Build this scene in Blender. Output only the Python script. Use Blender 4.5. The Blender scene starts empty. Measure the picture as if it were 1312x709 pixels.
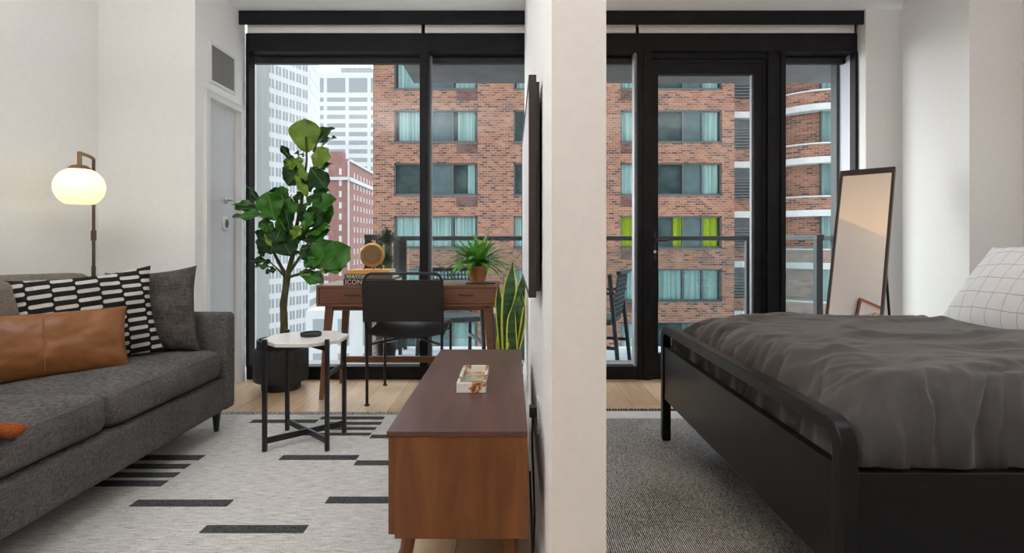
import bpy, bmesh, math, random
from mathutils import Vector, Matrix, noise, Euler
PI = math.pi
sc = bpy.context.scene
COL = sc.collection
F = 715.0; CX = 656.0; CY = 310.0; EYE = 1.04
def PX(x, y, Y): return Vector(((x-CX)*Y/F, Y, EYE-(y-CY)*Y/F))   # a point of the place at distance Y

# ------------------------------------------------------------------ camera, sky, lamps, exposure
cam = bpy.data.cameras.new('camera'); cam.sensor_width = 36; cam.lens = F/1312*36
cam.shift_y = -(354.5-CY)/1312; cam.clip_end = 1500; cam.clip_start = 0.05
camo = bpy.data.objects.new('camera', cam); COL.objects.link(camo)
camo.location = (0, 0, EYE); camo.rotation_euler = (PI/2, 0, 0); sc.camera = camo
sc.view_settings.view_transform = 'Standard'; sc.view_settings.look = 'None'
sc.view_settings.exposure = 0.0; sc.view_settings.gamma = 1.0; sc.view_settings.use_curve_mapping = False
w = bpy.data.worlds.new('overcast_sky'); sc.world = w; w.use_nodes = True
bg = w.node_tree.nodes['Background']; bg.inputs[0].default_value = (0.90, 0.95, 1.0, 1); bg.inputs[1].default_value = 3.3
sc.cycles.max_bounces = 8; sc.cycles.transparent_max_bounces = 12; sc.cycles.diffuse_bounces = 6
sc.cycles.sample_clamp_indirect = 6.0
def area(name, loc, sx, sy, power, col, rot=(0, 0, 0)):
    l = bpy.data.lights.new(name, 'AREA'); l.shape = 'RECTANGLE'; l.size = sx; l.size_y = sy; l.energy = power; l.color = col
    o = bpy.data.objects.new(name, l); COL.objects.link(o); o.location = loc; o.rotation_euler = rot; return o
sun = bpy.data.lights.new('bright_sky_low_in_the_west', 'SUN'); sun.energy = 6.0; sun.angle = math.radians(45); sun.color = (0.97, 0.98, 1.0)
suno = bpy.data.objects.new('bright_sky_low_in_the_west', sun); COL.objects.link(suno); suno.rotation_euler = Vector((-1, 0.50, 0.24)).to_track_quat('Z', 'Y').to_euler()
# added fill lights (their trays built further down) throw their light up at the ceiling above the viewer
FILL = [(-1.45, 0.75, 80, (0.99, 0.985, 0.985)), (1.95, 0.6, 32, (0.99, 0.985, 0.985))]
PZ = 1.92
for px_, py_, pw_, pc_ in FILL: area('added_fill_glow', (px_, py_, PZ+0.035), 1.0, 1.0, pw_, pc_, (PI, 0, 0))

# ------------------------------------------------------------------ materials
def mat(name, col=(0.8, 0.8, 0.8), rough=0.6, metal=0.0, spec=0.5, emit=None, estr=0):
    m = bpy.data.materials.new(name); m.use_nodes = True; b = m.node_tree.nodes['Principled BSDF']
    b.inputs['Base Color'].default_value = (*col, 1); b.inputs['Roughness'].default_value = rough
    b.inputs['Metallic'].default_value = metal; b.inputs['Specular IOR Level'].default_value = spec
    if emit: b.inputs['Emission Color'].default_value = (*emit, 1); b.inputs['Emission Strength'].default_value = estr
    return m
def nd(m, t, **kw):
    n = m.node_tree.nodes.new(t)
    for k, v in kw.items():
        if hasattr(n, k): setattr(n, k, v)
        else: n.inputs[k.replace('_', ' ')].default_value = v
    return n
def lk(m, a, b): m.node_tree.links.new(a, b)
def bsdf(m): return m.node_tree.nodes['Principled BSDF']
def coords(m, scale=(1, 1, 1), rot=(0, 0, 0), kind='Object'):
    t = nd(m, 'ShaderNodeTexCoord'); p = nd(m, 'ShaderNodeMapping')
    p.inputs['Scale'].default_value = scale; p.inputs['Rotation'].default_value = rot
    lk(m, t.outputs[kind], p.inputs['Vector']); return p.outputs[0]
def ramp(m, fac, stops):
    r = nd(m, 'ShaderNodeValToRGB'); e = r.color_ramp.elements
    while len(e) < len(stops): e.new(0.5)
    for i, (p, c) in enumerate(stops): e[i].position = p; e[i].color = (*c, 1)
    lk(m, fac, r.inputs[0]); return r.outputs[0]
def bump(m, h, strength=0.2, dist=0.01):
    b = nd(m, 'ShaderNodeBump'); b.inputs['Strength'].default_value = strength; b.inputs['Distance'].default_value = dist
    lk(m, h, b.inputs['Height']); lk(m, b.outputs[0], bsdf(m).inputs['Normal'])
def noisy(m, stops, scale=(1, 1, 1), ns=5, det=4, bs=0.0, bd=0.01, rough=0.6):
    n = nd(m, 'ShaderNodeTexNoise'); n.inputs['Scale'].default_value = ns; n.inputs['Detail'].default_value = det
    n.inputs['Roughness'].default_value = rough
    lk(m, coords(m, scale), n.inputs['Vector'])
    lk(m, ramp(m, n.outputs['Fac'], stops), bsdf(m).inputs['Base Color'])
    if bs: bump(m, n.outputs['Fac'], bs, bd)
    return m
def math_(m, op, a, b=None):
    n = nd(m, 'ShaderNodeMath', operation=op)
    for i, v in enumerate((a, b)):
        if v is None: continue
        if isinstance(v, (int, float)): n.inputs[i].default_value = v
        else: lk(m, v, n.inputs[i])
    return n.outputs[0]
def fabric(name, c1, c2, rough=0.95, s=260, bs=0.35):
    m = mat(name, c1, rough, spec=0.15)
    a = nd(m, 'ShaderNodeTexNoise'); a.inputs['Scale'].default_value = s; a.inputs['Detail'].default_value = 2
    lk(m, coords(m, (1, 1, 0.12)), a.inputs['Vector'])
    b = nd(m, 'ShaderNodeTexNoise'); b.inputs['Scale'].default_value = s; b.inputs['Detail'].default_value = 2
    lk(m, coords(m, (0.12, 0.12, 1)), b.inputs['Vector'])
    c = nd(m, 'ShaderNodeTexNoise'); c.inputs['Scale'].default_value = 6
    lk(m, coords(m), c.inputs['Vector'])
    f = math_(m, 'ADD', math_(m, 'MULTIPLY', math_(m, 'ADD', a.outputs['Fac'], b.outputs['Fac']), 0.42), math_(m, 'MULTIPLY', c.outputs['Fac'], 0.16))
    lk(m, ramp(m, f, [(0.38, c1), (0.62, c2)]), bsdf(m).inputs['Base Color']); bump(m, f, bs, 0.004)
    return m
def wood(name, c1, c2, rough=0.4, grain=(18, 1.2, 18), spec=0.5):
    m = mat(name, c1, rough, spec=spec)
    n = nd(m, 'ShaderNodeTexNoise'); n.inputs['Scale'].default_value = 3; n.inputs['Detail'].default_value = 6; n.inputs['Distortion'].default_value = 0.6
    lk(m, coords(m, grain), n.inputs['Vector'])
    lk(m, ramp(m, n.outputs['Fac'], [(0.3, c1), (0.7, c2)]), bsdf(m).inputs['Base Color']); bump(m, n.outputs['Fac'], 0.06, 0.003)
    return m
def glass(name, tint=(0.96, 0.98, 0.98), refl=0.05, grey=0.0):
    m = bpy.data.materials.new(name); m.use_nodes = True; nt = m.node_tree
    for n in list(nt.nodes): nt.nodes.remove(n)
    o = nt.nodes.new('ShaderNodeOutputMaterial'); t = nt.nodes.new('ShaderNodeBsdfTransparent'); g = nt.nodes.new('ShaderNodeBsdfGlossy')
    t.inputs[0].default_value = (*tint, 1); g.inputs['Roughness'].default_value = 0.02
    x = nt.nodes.new('ShaderNodeMixShader'); x.inputs[0].default_value = refl
    nt.links.new(t.outputs[0], x.inputs[1]); nt.links.new(g.outputs[0], x.inputs[2])
    last = x.outputs[0]
    if grey:
        d = nt.nodes.new('ShaderNodeBsdfDiffuse'); d.inputs[0].default_value = (0.55, 0.6, 0.6, 1)
        y = nt.nodes.new('ShaderNodeMixShader'); y.inputs[0].default_value = grey
        nt.links.new(last, y.inputs[1]); nt.links.new(d.outputs[0], y.inputs[2]); last = y.outputs[0]
    nt.links.new(last, o.inputs[0]); return m
def bricks(name, cols, mortar, bw=0.34, bh=0.135, off=0.5, rough=0.9, ms=0.012, axis='XZ', bs=0.3):
    m = mat(name, cols[0], rough, spec=0.2)
    rot = {'XZ': (PI/2, 0, 0), 'YZ': (PI/2, 0, PI/2), 'XY': (0, 0, 0)}[axis]
    t = nd(m, 'ShaderNodeTexCoord'); sx = nd(m, 'ShaderNodeSeparateXYZ'); lk(m, t.outputs['Object'], sx.inputs[0])
    cx = nd(m, 'ShaderNodeCombineXYZ')
    a = {'XZ': ('X', 'Z'), 'YZ': ('Y', 'Z'), 'XY': ('X', 'Y')}[axis]
    lk(m, sx.outputs[a[0]], cx.inputs[0]); lk(m, sx.outputs[a[1]], cx.inputs[1])
    b = nd(m, 'ShaderNodeTexBrick'); b.offset = off; b.inputs['Scale'].default_value = 1
    b.inputs['Color1'].default_value = (0, 0, 0, 1); b.inputs['Color2'].default_value = (1, 1, 1, 1); b.inputs['Mortar'].default_value = (0.5, 0.5, 0.5, 1)
    b.inputs['Brick Width'].default_value = bw; b.inputs['Row Height'].default_value = bh; b.inputs['Mortar Size'].default_value = ms; b.inputs['Mortar Smooth'].default_value = 0.3
    lk(m, cx.outputs[0], b.inputs['Vector'])
    st = [(i/(len(cols)-1) if len(cols) > 1 else 0, c) for i, c in enumerate(cols)]
    r = ramp(m, b.outputs['Color'], st)
    n = nd(m, 'ShaderNodeTexNoise'); n.inputs['Scale'].default_value = 1.1; n.inputs['Detail'].default_value = 5; lk(m, t.outputs['Object'], n.inputs['Vector'])
    mx = nd(m, 'ShaderNodeMixRGB', blend_type='MULTIPLY'); mx.inputs[0].default_value = 0.5
    lk(m, r, mx.inputs[1]); lk(m, ramp(m, n.outputs['Fac'], [(0.3, (0.75, 0.72, 0.7)), (0.7, (1.15, 1.12, 1.1))]), mx.inputs[2])
    y = nd(m, 'ShaderNodeMixRGB'); lk(m, b.outputs['Fac'], y.inputs[0]); lk(m, mx.outputs[0], y.inputs[1]); y.inputs[2].default_value = (*mortar, 1)
    lk(m, y.outputs[0], bsdf(m).inputs['Base Color'])
    if bs: bump(m, math_(m, 'SUBTRACT', 1.0, b.outputs['Fac']), bs, 0.004)
    return m

M = {}
M['wall'] = noisy(mat('wall_paint', rough=0.85, spec=0.2), [(0.4, (0.84, 0.83, 0.815)), (0.6, (0.86, 0.85, 0.835))], ns=40, bs=0.03)
M['ceiling'] = noisy(mat('ceiling_paint', rough=0.9, spec=0.1), [(0.4, (0.89, 0.89, 0.885)), (0.6, (0.91, 0.91, 0.905))], ns=30, bs=0.02)
M['trim'] = noisy(mat('white_trim', rough=0.45), [(0.4, (0.76, 0.76, 0.76)), (0.6, (0.79, 0.79, 0.79))], ns=8)
M['door'] = noisy(mat('door_paint', rough=0.4), [(0.4, (0.60, 0.61, 0.63)), (0.6, (0.63, 0.64, 0.66))], ns=6)
M['black'] = noisy(mat('black_powder_coat', rough=0.38, spec=0.4), [(0.4, (0.010, 0.010, 0.011)), (0.6, (0.016, 0.016, 0.018))], ns=20)
M['frame'] = noisy(mat('black_anodised_frame', rough=0.5, spec=0.22), [(0.4, (0.006, 0.006, 0.007)), (0.6, (0.010, 0.010, 0.012))], ns=9)
M['lit_side'] = noisy(mat('sky_lit_side', rough=0.5, metal=0.2), [(0.4, (0.26, 0.26, 0.28)), (0.6, (0.30, 0.30, 0.32))], ns=9)  # sky light on the black frame's sides, put into a pale colour
M['shade'] = noisy(mat('shade_cloth', rough=0.9, spec=0.1), [(0.4, (0.84, 0.82, 0.80)), (0.6, (0.88, 0.86, 0.84))], ns=90, bs=0.1)
M['glass'] = glass('window_glass', (0.97, 0.985, 0.98), 0.02)
M['railglass'] = glass('rail_glass', (0.86, 0.90, 0.90), 0.02, 0.02)
def wood_floor():
    m = mat('oak_planks', rough=0.35, spec=0.4)
    t = nd(m, 'ShaderNodeTexCoord'); b = nd(m, 'ShaderNodeTexBrick'); b.offset = 0.37
    b.inputs['Scale'].default_value = 1; b.inputs['Brick Width'].default_value = 1.5; b.inputs['Row Height'].default_value = 0.19; b.inputs['Mortar Size'].default_value = 0.0015
    b.inputs['Color1'].default_value = (0, 0, 0, 1); b.inputs['Color2'].default_value = (1, 1, 1, 1); b.inputs['Mortar'].default_value = (0, 0, 0, 1)
    mp = nd(m, 'ShaderNodeMapping'); mp.inputs['Rotation'].default_value = (0, 0, PI/2); lk(m, t.outputs['Object'], mp.inputs[0]); lk(m, mp.outputs[0], b.inputs['Vector'])
    n = nd(m, 'ShaderNodeTexNoise'); n.inputs['Scale'].default_value = 3; n.inputs['Detail'].default_value = 7; n.inputs['Distortion'].default_value = 1.0
    lk(m, coords(m, (9, 0.8, 1)), n.inputs['Vector'])
    f = math_(m, 'ADD', math_(m, 'MULTIPLY', b.outputs['Color'], 0.35), math_(m, 'MULTIPLY', n.outputs['Fac'], 0.65))
    c = ramp(m, f, [(0.2, (0.44, 0.28, 0.16)), (0.5, (0.60, 0.42, 0.26)), (0.85, (0.72, 0.55, 0.38))])
    y = nd(m, 'ShaderNodeMixRGB'); lk(m, b.outputs['Fac'], y.inputs[0]); lk(m, c, y.inputs[1]); y.inputs[2].default_value = (0.2, 0.13, 0.08, 1)
    lk(m, y.outputs[0], bsdf(m).inputs['Base Color']); bump(m, n.outputs['Fac'], 0.05, 0.002); return m
M['floor'] = wood_floor()
M['sofa'] = fabric('charcoal_tweed', (0.045, 0.043, 0.045), (0.165, 0.155, 0.15), s=420)
M['sofa_back'] = fabric('taupe_tweed', (0.10, 0.082, 0.066), (0.22, 0.185, 0.15), s=420)
M['grey_velvet'] = fabric('dark_grey_linen', (0.045, 0.040, 0.037), (0.105, 0.092, 0.082), s=160)
M['darkleg'] = wood('black_stained_wood', (0.010, 0.010, 0.012), (0.022, 0.021, 0.022), 0.4)
M['leather'] = noisy(mat('tan_leather', rough=0.42, spec=0.45), [(0.3, (0.165, 0.058, 0.014)), (0.7, (0.25, 0.095, 0.024))], ns=5, det=8, bs=0.15, bd=0.004)
M['rust'] = noisy(mat('rust_knit', rough=0.95, spec=0.1), [(0.35, (0.20, 0.045, 0.012)), (0.65, (0.36, 0.09, 0.025))], ns=120, bs=0.5, bd=0.004)
M['black_leather'] = noisy(mat('black_leather', rough=0.5, spec=0.35), [(0.3, (0.010, 0.009, 0.008)), (0.7, (0.018, 0.015, 0.013))], ns=60, det=6, bs=0.12, bd=0.002)
M['walnut'] = wood('walnut_veneer', (0.13, 0.042, 0.011), (0.215, 0.080, 0.022), 0.38, (7, 7, 1.0))
M['walnut_top'] = wood('walnut_top', (0.075, 0.030, 0.024), (0.115, 0.050, 0.040), 0.34, (10, 0.9, 10))
M['desk'] = wood('desk_walnut', (0.115, 0.045, 0.022), (0.20, 0.085, 0.042), 0.4, (1.0, 12, 12))
M['brass'] = noisy(mat('antique_brass', rough=0.32, metal=1.0), [(0.3, (0.26, 0.17, 0.085)), (0.7, (0.33, 0.22, 0.12))], ns=12)
M['bronze'] = noisy(mat('dark_bronze', rough=0.38, metal=0.9), [(0.3, (0.10, 0.075, 0.055)), (0.7, (0.15, 0.11, 0.085))], ns=12)
M['gold'] = noisy(mat('gold_metal', rough=0.35, metal=0.9), [(0.3, (0.42, 0.24, 0.06)), (0.7, (0.52, 0.31, 0.085))], ns=12)
M['shade_glow'] = mat('lit_opal_glass', (0.9, 0.88, 0.7), 0.3, emit=(1.0, 0.90, 0.46), estr=0.85)
M['chrome'] = mat('brushed_chrome', (0.6, 0.6, 0.6), 0.25, 1.0)
M['marble'] = noisy(mat('white_marble', rough=0.25), [(0.30, (0.55, 0.53, 0.50)), (0.42, (0.80, 0.78, 0.75)), (0.8, (0.86, 0.84, 0.81))], ns=4, det=8)
M['onyx'] = noisy(mat('banded_onyx', rough=0.2), [(0.30, (0.84, 0.80, 0.72)), (0.50, (0.88, 0.85, 0.79)), (0.55, (0.50, 0.22, 0.05)), (0.60, (0.22, 0.05, 0.01)), (0.64, (0.86, 0.80, 0.70)), (1.0, (0.80, 0.76, 0.70))], ns=14, det=3)
M['onyx_in'] = noisy(mat('green_onyx', rough=0.25), [(0.3, (0.30, 0.31, 0.26)), (0.48, (0.42, 0.42, 0.36)), (0.54, (0.42, 0.24, 0.06)), (0.62, (0.22, 0.09, 0.02)), (0.68, (0.48, 0.47, 0.42)), (1, (0.5, 0.5, 0.46))], ns=11, det=3)
M['terracotta'] = noisy(mat('terracotta', rough=0.75, spec=0.2), [(0.3, (0.28, 0.115, 0.04)), (0.7, (0.40, 0.18, 0.07))], ns=14, bs=0.1)
M['soil'] = noisy(mat('potting_soil', rough=1, spec=0.05), [(0.3, (0.012, 0.009, 0.006)), (0.7, (0.05, 0.035, 0.025))], ns=80, bs=1, bd=0.01)
M['bark'] = noisy(mat('grey_green_bark', rough=0.9, spec=0.1), [(0.3, (0.045, 0.05, 0.02)), (0.7, (0.13, 0.13, 0.065))], (1, 1, 0.3), ns=40, bs=0.6, bd=0.004)
M['leaf'] = noisy(mat('fig_leaf_green', rough=0.42, spec=0.35), [(0.3, (0.014, 0.075, 0.006)), (0.7, (0.045, 0.19, 0.012))], ns=14)
M['leaf_dark'] = noisy(mat('fig_leaf_dark', rough=0.5, spec=0.22), [(0.3, (0.005, 0.025, 0.005)), (0.7, (0.015, 0.065, 0.012))], ns=14)
M['leaf_lime'] = noisy(mat('fig_leaf_lime', rough=0.4, spec=0.45), [(0.3, (0.08, 0.17, 0.008)), (0.7, (0.19, 0.30, 0.016))], ns=14)
M['vein'] = mat('leaf_vein', (0.16, 0.28, 0.05), 0.5)
M['fern'] = noisy(mat('fern_green', rough=0.5, spec=0.4), [(0.3, (0.035, 0.15, 0.012)), (0.7, (0.16, 0.42, 0.05))], ns=25)
M['snake'] = noisy(mat('snake_plant_green', rough=0.4), [(0.4, (0.012, 0.045, 0.015)), (0.6, (0.045, 0.12, 0.035))], (1, 1, 6), ns=6)
M['snake_edge'] = mat('snake_plant_yellow', (0.58, 0.62, 0.07), 0.45)
M['paper'] = noisy(mat('book_pages', rough=0.9), [(0.4, (0.70, 0.68, 0.62)), (0.6, (0.80, 0.78, 0.73))], (1, 1, 60), ns=8)
M['duvet'] = noisy(mat('charcoal_cotton', rough=0.72, spec=0.25), [(0.35, (0.055, 0.053, 0.056)), (0.65, (0.068, 0.065, 0.068))], ns=7, det=8, bs=0.18, bd=0.01)
bsdf(M['duvet']).inputs['Sheen Weight'].default_value = 0.25
M['bedwood'] = noisy(mat('black_oak', rough=0.28, spec=0.28), [(0.3, (0.0025, 0.003, 0.004)), (0.7, (0.007, 0.0075, 0.009))], (1, 1, 14), ns=6, det=7, bs=0.12, bd=0.002)
M['linen'] = noisy(mat('white_cotton', rough=0.85, spec=0.15), [(0.4, (0.74, 0.75, 0.77)), (0.6, (0.79, 0.80, 0.82))], ns=6, bs=0.1)
M['mirror'] = mat('mirror_glass', (0.88, 0.88, 0.88), 0.0, 1.0)
M['plastic_white'] = mat('white_plastic', (0.8, 0.8, 0.8), 0.35)
M['plastic_black'] = mat('black_plastic', (0.012, 0.012, 0.012), 0.4)
M['canvas'] = noisy(mat('pale_art_print', rough=0.6, spec=0.2), [(0.3, (0.70, 0.72, 0.76)), (0.7, (0.86, 0.87, 0.89))], (1, 3, 3), ns=3, det=8)
M['tvframe'] = wood('dark_walnut_bezel', (0.022, 0.013, 0.009), (0.035, 0.022, 0.015), 0.45)
M['concrete'] = noisy(mat('concrete', rough=0.9, spec=0.15), [(0.3, (0.30, 0.31, 0.32)), (0.7, (0.40, 0.41, 0.42))], ns=3, det=8)
M['darkconc'] = noisy(mat('painted_soffit', rough=0.9, spec=0.1), [(0.3, (0.11, 0.115, 0.12)), (0.7, (0.16, 0.165, 0.17))], ns=3, det=8)
M['deck'] = noisy(mat('balcony_paving', rough=0.6), [(0.3, (0.34, 0.37, 0.41)), (0.7, (0.46, 0.49, 0.53))], ns=3, det=8)
M['pot'] = noisy(mat('ribbed_black_pot', rough=0.55, spec=0.4), [(0.3, (0.012, 0.012, 0.013)), (0.7, (0.028, 0.027, 0.028))], ns=9)
M['teal'] = noisy(mat('slate_box', rough=0.7), [(0.3, (0.085, 0.115, 0.125)), (0.7, (0.13, 0.165, 0.175))], ns=5, det=7)
M['weave'] = noisy(mat('patio_weave', rough=0.7), [(0.4, (0.03, 0.045, 0.05)), (0.6, (0.07, 0.10, 0.11))], ns=150, bs=0.5)
def rug_light():
    m = mat('cream_wool', rough=1.0, spec=0.05)
    a = nd(m, 'ShaderNodeTexNoise'); a.inputs['Scale'].default_value = 5; a.inputs['Detail'].default_value = 8; a.inputs['Roughness'].default_value = 0.75
    lk(m, coords(m, (3, 28, 1)), a.inputs['Vector'])
    b = nd(m, 'ShaderNodeTexNoise'); b.inputs['Scale'].default_value = 320; b.inputs['Detail'].default_value = 2; lk(m, coords(m), b.inputs['Vector'])
    f = math_(m, 'ADD', math_(m, 'MULTIPLY', a.outputs['Fac'], 0.6), math_(m, 'MULTIPLY', b.outputs['Fac'], 0.4))
    lk(m, ramp(m, f, [(0.38, (0.22, 0.21, 0.205)), (0.47, (0.56, 0.545, 0.53)), (0.6, (0.80, 0.785, 0.765))]), bsdf(m).inputs['Base Color']); bump(m, f, 0.5, 0.006); return m
M['rug'] = rug_light()
M['rug_dark'] = noisy(mat('charcoal_wool', rough=1, spec=0.05), [(0.35, (0.022, 0.023, 0.026)), (0.65, (0.13, 0.135, 0.14))], ns=190, bs=0.6, bd=0.004)
M['fringe'] = noisy(mat('knotted_fringe', rough=1, spec=0.05), [(0.40, (0.10, 0.10, 0.10)), (0.55, (0.55, 0.54, 0.52))], (1, 0.4, 1), ns=110, bs=0.8)
def rug_weave():
    m = mat('flat_weave_grey', rough=1, spec=0.05)
    wv = nd(m, 'ShaderNodeTexWave', wave_type='BANDS', bands_direction='X'); wv.inputs['Scale'].default_value = 42; wv.inputs['Distortion'].default_value = 1.6; wv.inputs['Detail'].default_value = 3; wv.inputs['Detail Scale'].default_value = 3
    lk(m, coords(m, (1, 0.35, 1)), wv.inputs['Vector'])
    a = nd(m, 'ShaderNodeTexNoise'); a.inputs['Scale'].default_value = 170; a.inputs['Detail'].default_value = 3; lk(m, coords(m, (1, 0.5, 1)), a.inputs['Vector'])
    c = nd(m, 'ShaderNodeTexNoise'); c.inputs['Scale'].default_value = 2.5; c.inputs['Detail'].default_value = 4; lk(m, coords(m), c.inputs['Vector'])
    f = math_(m, 'ADD', math_(m, 'MULTIPLY', wv.outputs['Fac'], 0.30), math_(m, 'ADD', math_(m, 'MULTIPLY', a.outputs['Fac'], 0.5), math_(m, 'MULTIPLY', c.outputs['Fac'], 0.2)))
    lk(m, ramp(m, f, [(0.34, (0.04, 0.04, 0.043)), (0.49, (0.25, 0.25, 0.26)), (0.62, (0.80, 0.80, 0.81))]), bsdf(m).inputs['Base Color']); bump(m, f, 0.6, 0.005); return m
M['rug_grey'] = rug_weave()
def capsule_mat():
    m = mat('capsule_print', rough=0.9, spec=0.15)
    t = nd(m, 'ShaderNodeTexCoord'); s = nd(m, 'ShaderNodeSeparateXYZ'); lk(m, t.outputs['Object'], s.inputs[0])
    x = math_(m, 'MULTIPLY', math_(m, 'ADD', s.outputs['X'], 5.0), 11.5)
    col = math_(m, 'FLOOR', x); fx = math_(m, 'SUBTRACT', math_(m, 'FRACT', x), 0.5)
    odd = math_(m, 'MODULO', col, 2.0)
    z = math_(m, 'ADD', math_(m, 'MULTIPLY', math_(m, 'ADD', s.outputs['Z'], 5.0), 24.0), math_(m, 'MULTIPLY', odd, 0.5))
    fz = math_(m, 'SUBTRACT', math_(m, 'FRACT', z), 0.5)
    dx = math_(m, 'MAXIMUM', math_(m, 'SUBTRACT', math_(m, 'MULTIPLY', math_(m, 'ABSOLUTE', fx), 0.087), 0.033), 0.0)
    dz = math_(m, 'MULTIPLY', fz, 0.0417)
    d = math_(m, 'SQRT', math_(m, 'ADD', math_(m, 'MULTIPLY', dx, dx), math_(m, 'MULTIPLY', dz, dz)))
    f = math_(m, 'LESS_THAN', d, 0.0088)
    y = nd(m, 'ShaderNodeMixRGB'); lk(m, f, y.inputs[0]); y.inputs[1].default_value = (0.012, 0.013, 0.015, 1); y.inputs[2].default_value = (0.50, 0.46, 0.42, 1)
    lk(m, y.outputs[0], bsdf(m).inputs['Base Color'])
    n = nd(m, 'ShaderNodeTexNoise'); n.inputs['Scale'].default_value = 200; bump(m, math_(m, 'ADD', n.outputs['Fac'], f), 0.3, 0.003); return m
M['capsule'] = capsule_mat()
def grid_mat():
    m = mat('windowpane_check_cotton', rough=0.85, spec=0.15)
    t = nd(m, 'ShaderNodeTexCoord'); s = nd(m, 'ShaderNodeSeparateXYZ'); lk(m, t.outputs['Object'], s.inputs[0])
    def line(o): return math_(m, 'LESS_THAN', math_(m, 'FRACT', math_(m, 'MULTIPLY', math_(m, 'ADD', o, 5.0), 13.0)), 0.035)
    f = math_(m, 'MAXIMUM', line(s.outputs['X']), line(s.outputs['Z']))
    y = nd(m, 'ShaderNodeMixRGB'); lk(m, f, y.inputs[0]); y.inputs[1].default_value = (0.76, 0.77, 0.79, 1); y.inputs[2].default_value = (0.36, 0.37, 0.38, 1)
    lk(m, y.outputs[0], bsdf(m).inputs['Base Color']); return m
M['check'] = grid_mat()
M['brick'] = bricks('orange_brick', [(0.040, 0.023, 0.022), (0.098, 0.043, 0.030), (0.145, 0.060, 0.034), (0.165, 0.068, 0.038), (0.19, 0.095, 0.060)], (0.17, 0.135, 0.115), bw=0.31, bh=0.125, ms=0.014)
M['brick_side'] = bricks('orange_brick_return', [(0.063, 0.033, 0.028), (0.126, 0.052, 0.033), (0.170, 0.074, 0.044), (0.200, 0.104, 0.068)], (0.155, 0.122, 0.104), axis='YZ')
M['brick_dark'] = bricks('brown_brick_panel', [(0.041, 0.020, 0.018), (0.067, 0.032, 0.027), (0.089, 0.046, 0.038)], (0.081, 0.063, 0.059))
M['band'] = noisy(mat('white_concrete_band', rough=0.8), [(0.3, (0.274, 0.282, 0.282)), (0.7, (0.332, 0.340, 0.340))], ns=2)
M['winframe'] = mat('charcoal_window_frame', (0.026, 0.033, 0.036), 0.5)
M['dark_in'] = noisy(mat('dim_interior', rough=0.9), [(0.35, (0.015, 0.022, 0.024)), (0.65, (0.052, 0.067, 0.067))], ns=1.2)
M['screen'] = noisy(mat('insect_screen', rough=0.8), [(0.4, (0.056, 0.067, 0.074)), (0.6, (0.074, 0.089, 0.096))], ns=3)
def curtain(name, c1, c2):
    m = mat(name, c1, 0.9, spec=0.1)
    n = nd(m, 'ShaderNodeTexNoise'); n.inputs['Scale'].default_value = 5; n.inputs['Detail'].default_value = 3
    lk(m, coords(m, (2.2, 2.2, 0.04)), n.inputs['Vector']); lk(m, ramp(m, n.outputs['Fac'], [(0.35, c1), (0.65, c2)]), bsdf(m).inputs['Base Color']); return m
M['curtain'] = curtain('pale_teal_curtain', (0.15, 0.19, 0.18), (0.30, 0.34, 0.33))
M['curtain_lime'] = curtain('chartreuse_curtain', (0.149, 0.174, 0.004), (0.257, 0.274, 0.016))
M['facade_glass'] = glass('facade_glass', (0.84, 0.90, 0.90), 0.0)
M['white_stone'] = noisy(mat('white_limestone', rough=0.85), [(0.3, (0.370, 0.377, 0.385)), (0.7, (0.414, 0.422, 0.429))], ns=0.4)
M['grey_stone'] = noisy(mat('grey_limestone', rough=0.85), [(0.3, (0.207, 0.220, 0.223)), (0.7, (0.249, 0.261, 0.265))], (1, 1, 0.1), ns=0.7)
M['pink_stone'] = noisy(mat('blush_limestone', rough=0.85), [(0.3, (0.249, 0.236, 0.232)), (0.7, (0.298, 0.286, 0.282))], ns=0.5)
M['red_far'] = noisy(mat('faded_red_brick', rough=0.9), [(0.3, (0.174, 0.083, 0.075)), (0.7, (0.223, 0.112, 0.099))], ns=0.6, det=8)
M['far_win'] = mat('grey_window_glass', (0.16, 0.18, 0.19), 0.3)
M['far_win_lt'] = mat('pale_window_glass', (0.163, 0.178, 0.192), 0.3)
M['asphalt'] = noisy(mat('street_asphalt', rough=0.9), [(0.3, (0.26, 0.26, 0.26)), (0.7, (0.34, 0.34, 0.34))], ns=0.3)
M['letter'] = mat('cream_lettering', (0.78, 0.66, 0.48), 0.7)

# ------------------------------------------------------------------ mesh helpers
def T(o, label=None, cat=None, group=None, kind=None):
    for k, v in (('label', label), ('category', cat), ('group', group), ('kind', kind)):
        if v: o[k] = v
    return o
def worldloc(o):
    v = Vector((0, 0, 0))
    while o: v += Vector(o.location); o = o.parent
    return v
def obj(name, bm, m, parent=None, bevel=0, smooth=False, label=None, local=False, seg=2):
    if parent is not None and not local: bmesh.ops.translate(bm, vec=-worldloc(parent), verts=bm.verts)
    me = bpy.data.meshes.new(name); bmesh.ops.recalc_face_normals(bm, faces=bm.faces[:]); bm.to_mesh(me); bm.free()
    for x in (m if isinstance(m, (list, tuple)) else [m]): me.materials.append(x)
    if smooth or bevel:
        for p in me.polygons: p.use_smooth = True
    o = bpy.data.objects.new(name, me); COL.objects.link(o); o.parent = parent
    if bevel:
        b = o.modifiers.new('bevel', 'BEVEL'); b.width = bevel; b.segments = seg; b.limit_method = 'ANGLE'; b.angle_limit = 0.6; b.harden_normals = True
    elif smooth:
        try: me.set_sharp_from_angle(angle=0.9)
        except Exception: pass
    if label: o['label'] = label
    return o
def thing(name, loc, label, cat, group=None, rot=0, kind=None):
    o = bpy.data.objects.new(name, None); COL.objects.link(o); o.location = loc; o.rotation_euler = (0, 0, rot); o.empty_display_size = 0.1
    return T(o, label, cat, group, kind)
def B(): return bmesh.new()
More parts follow.
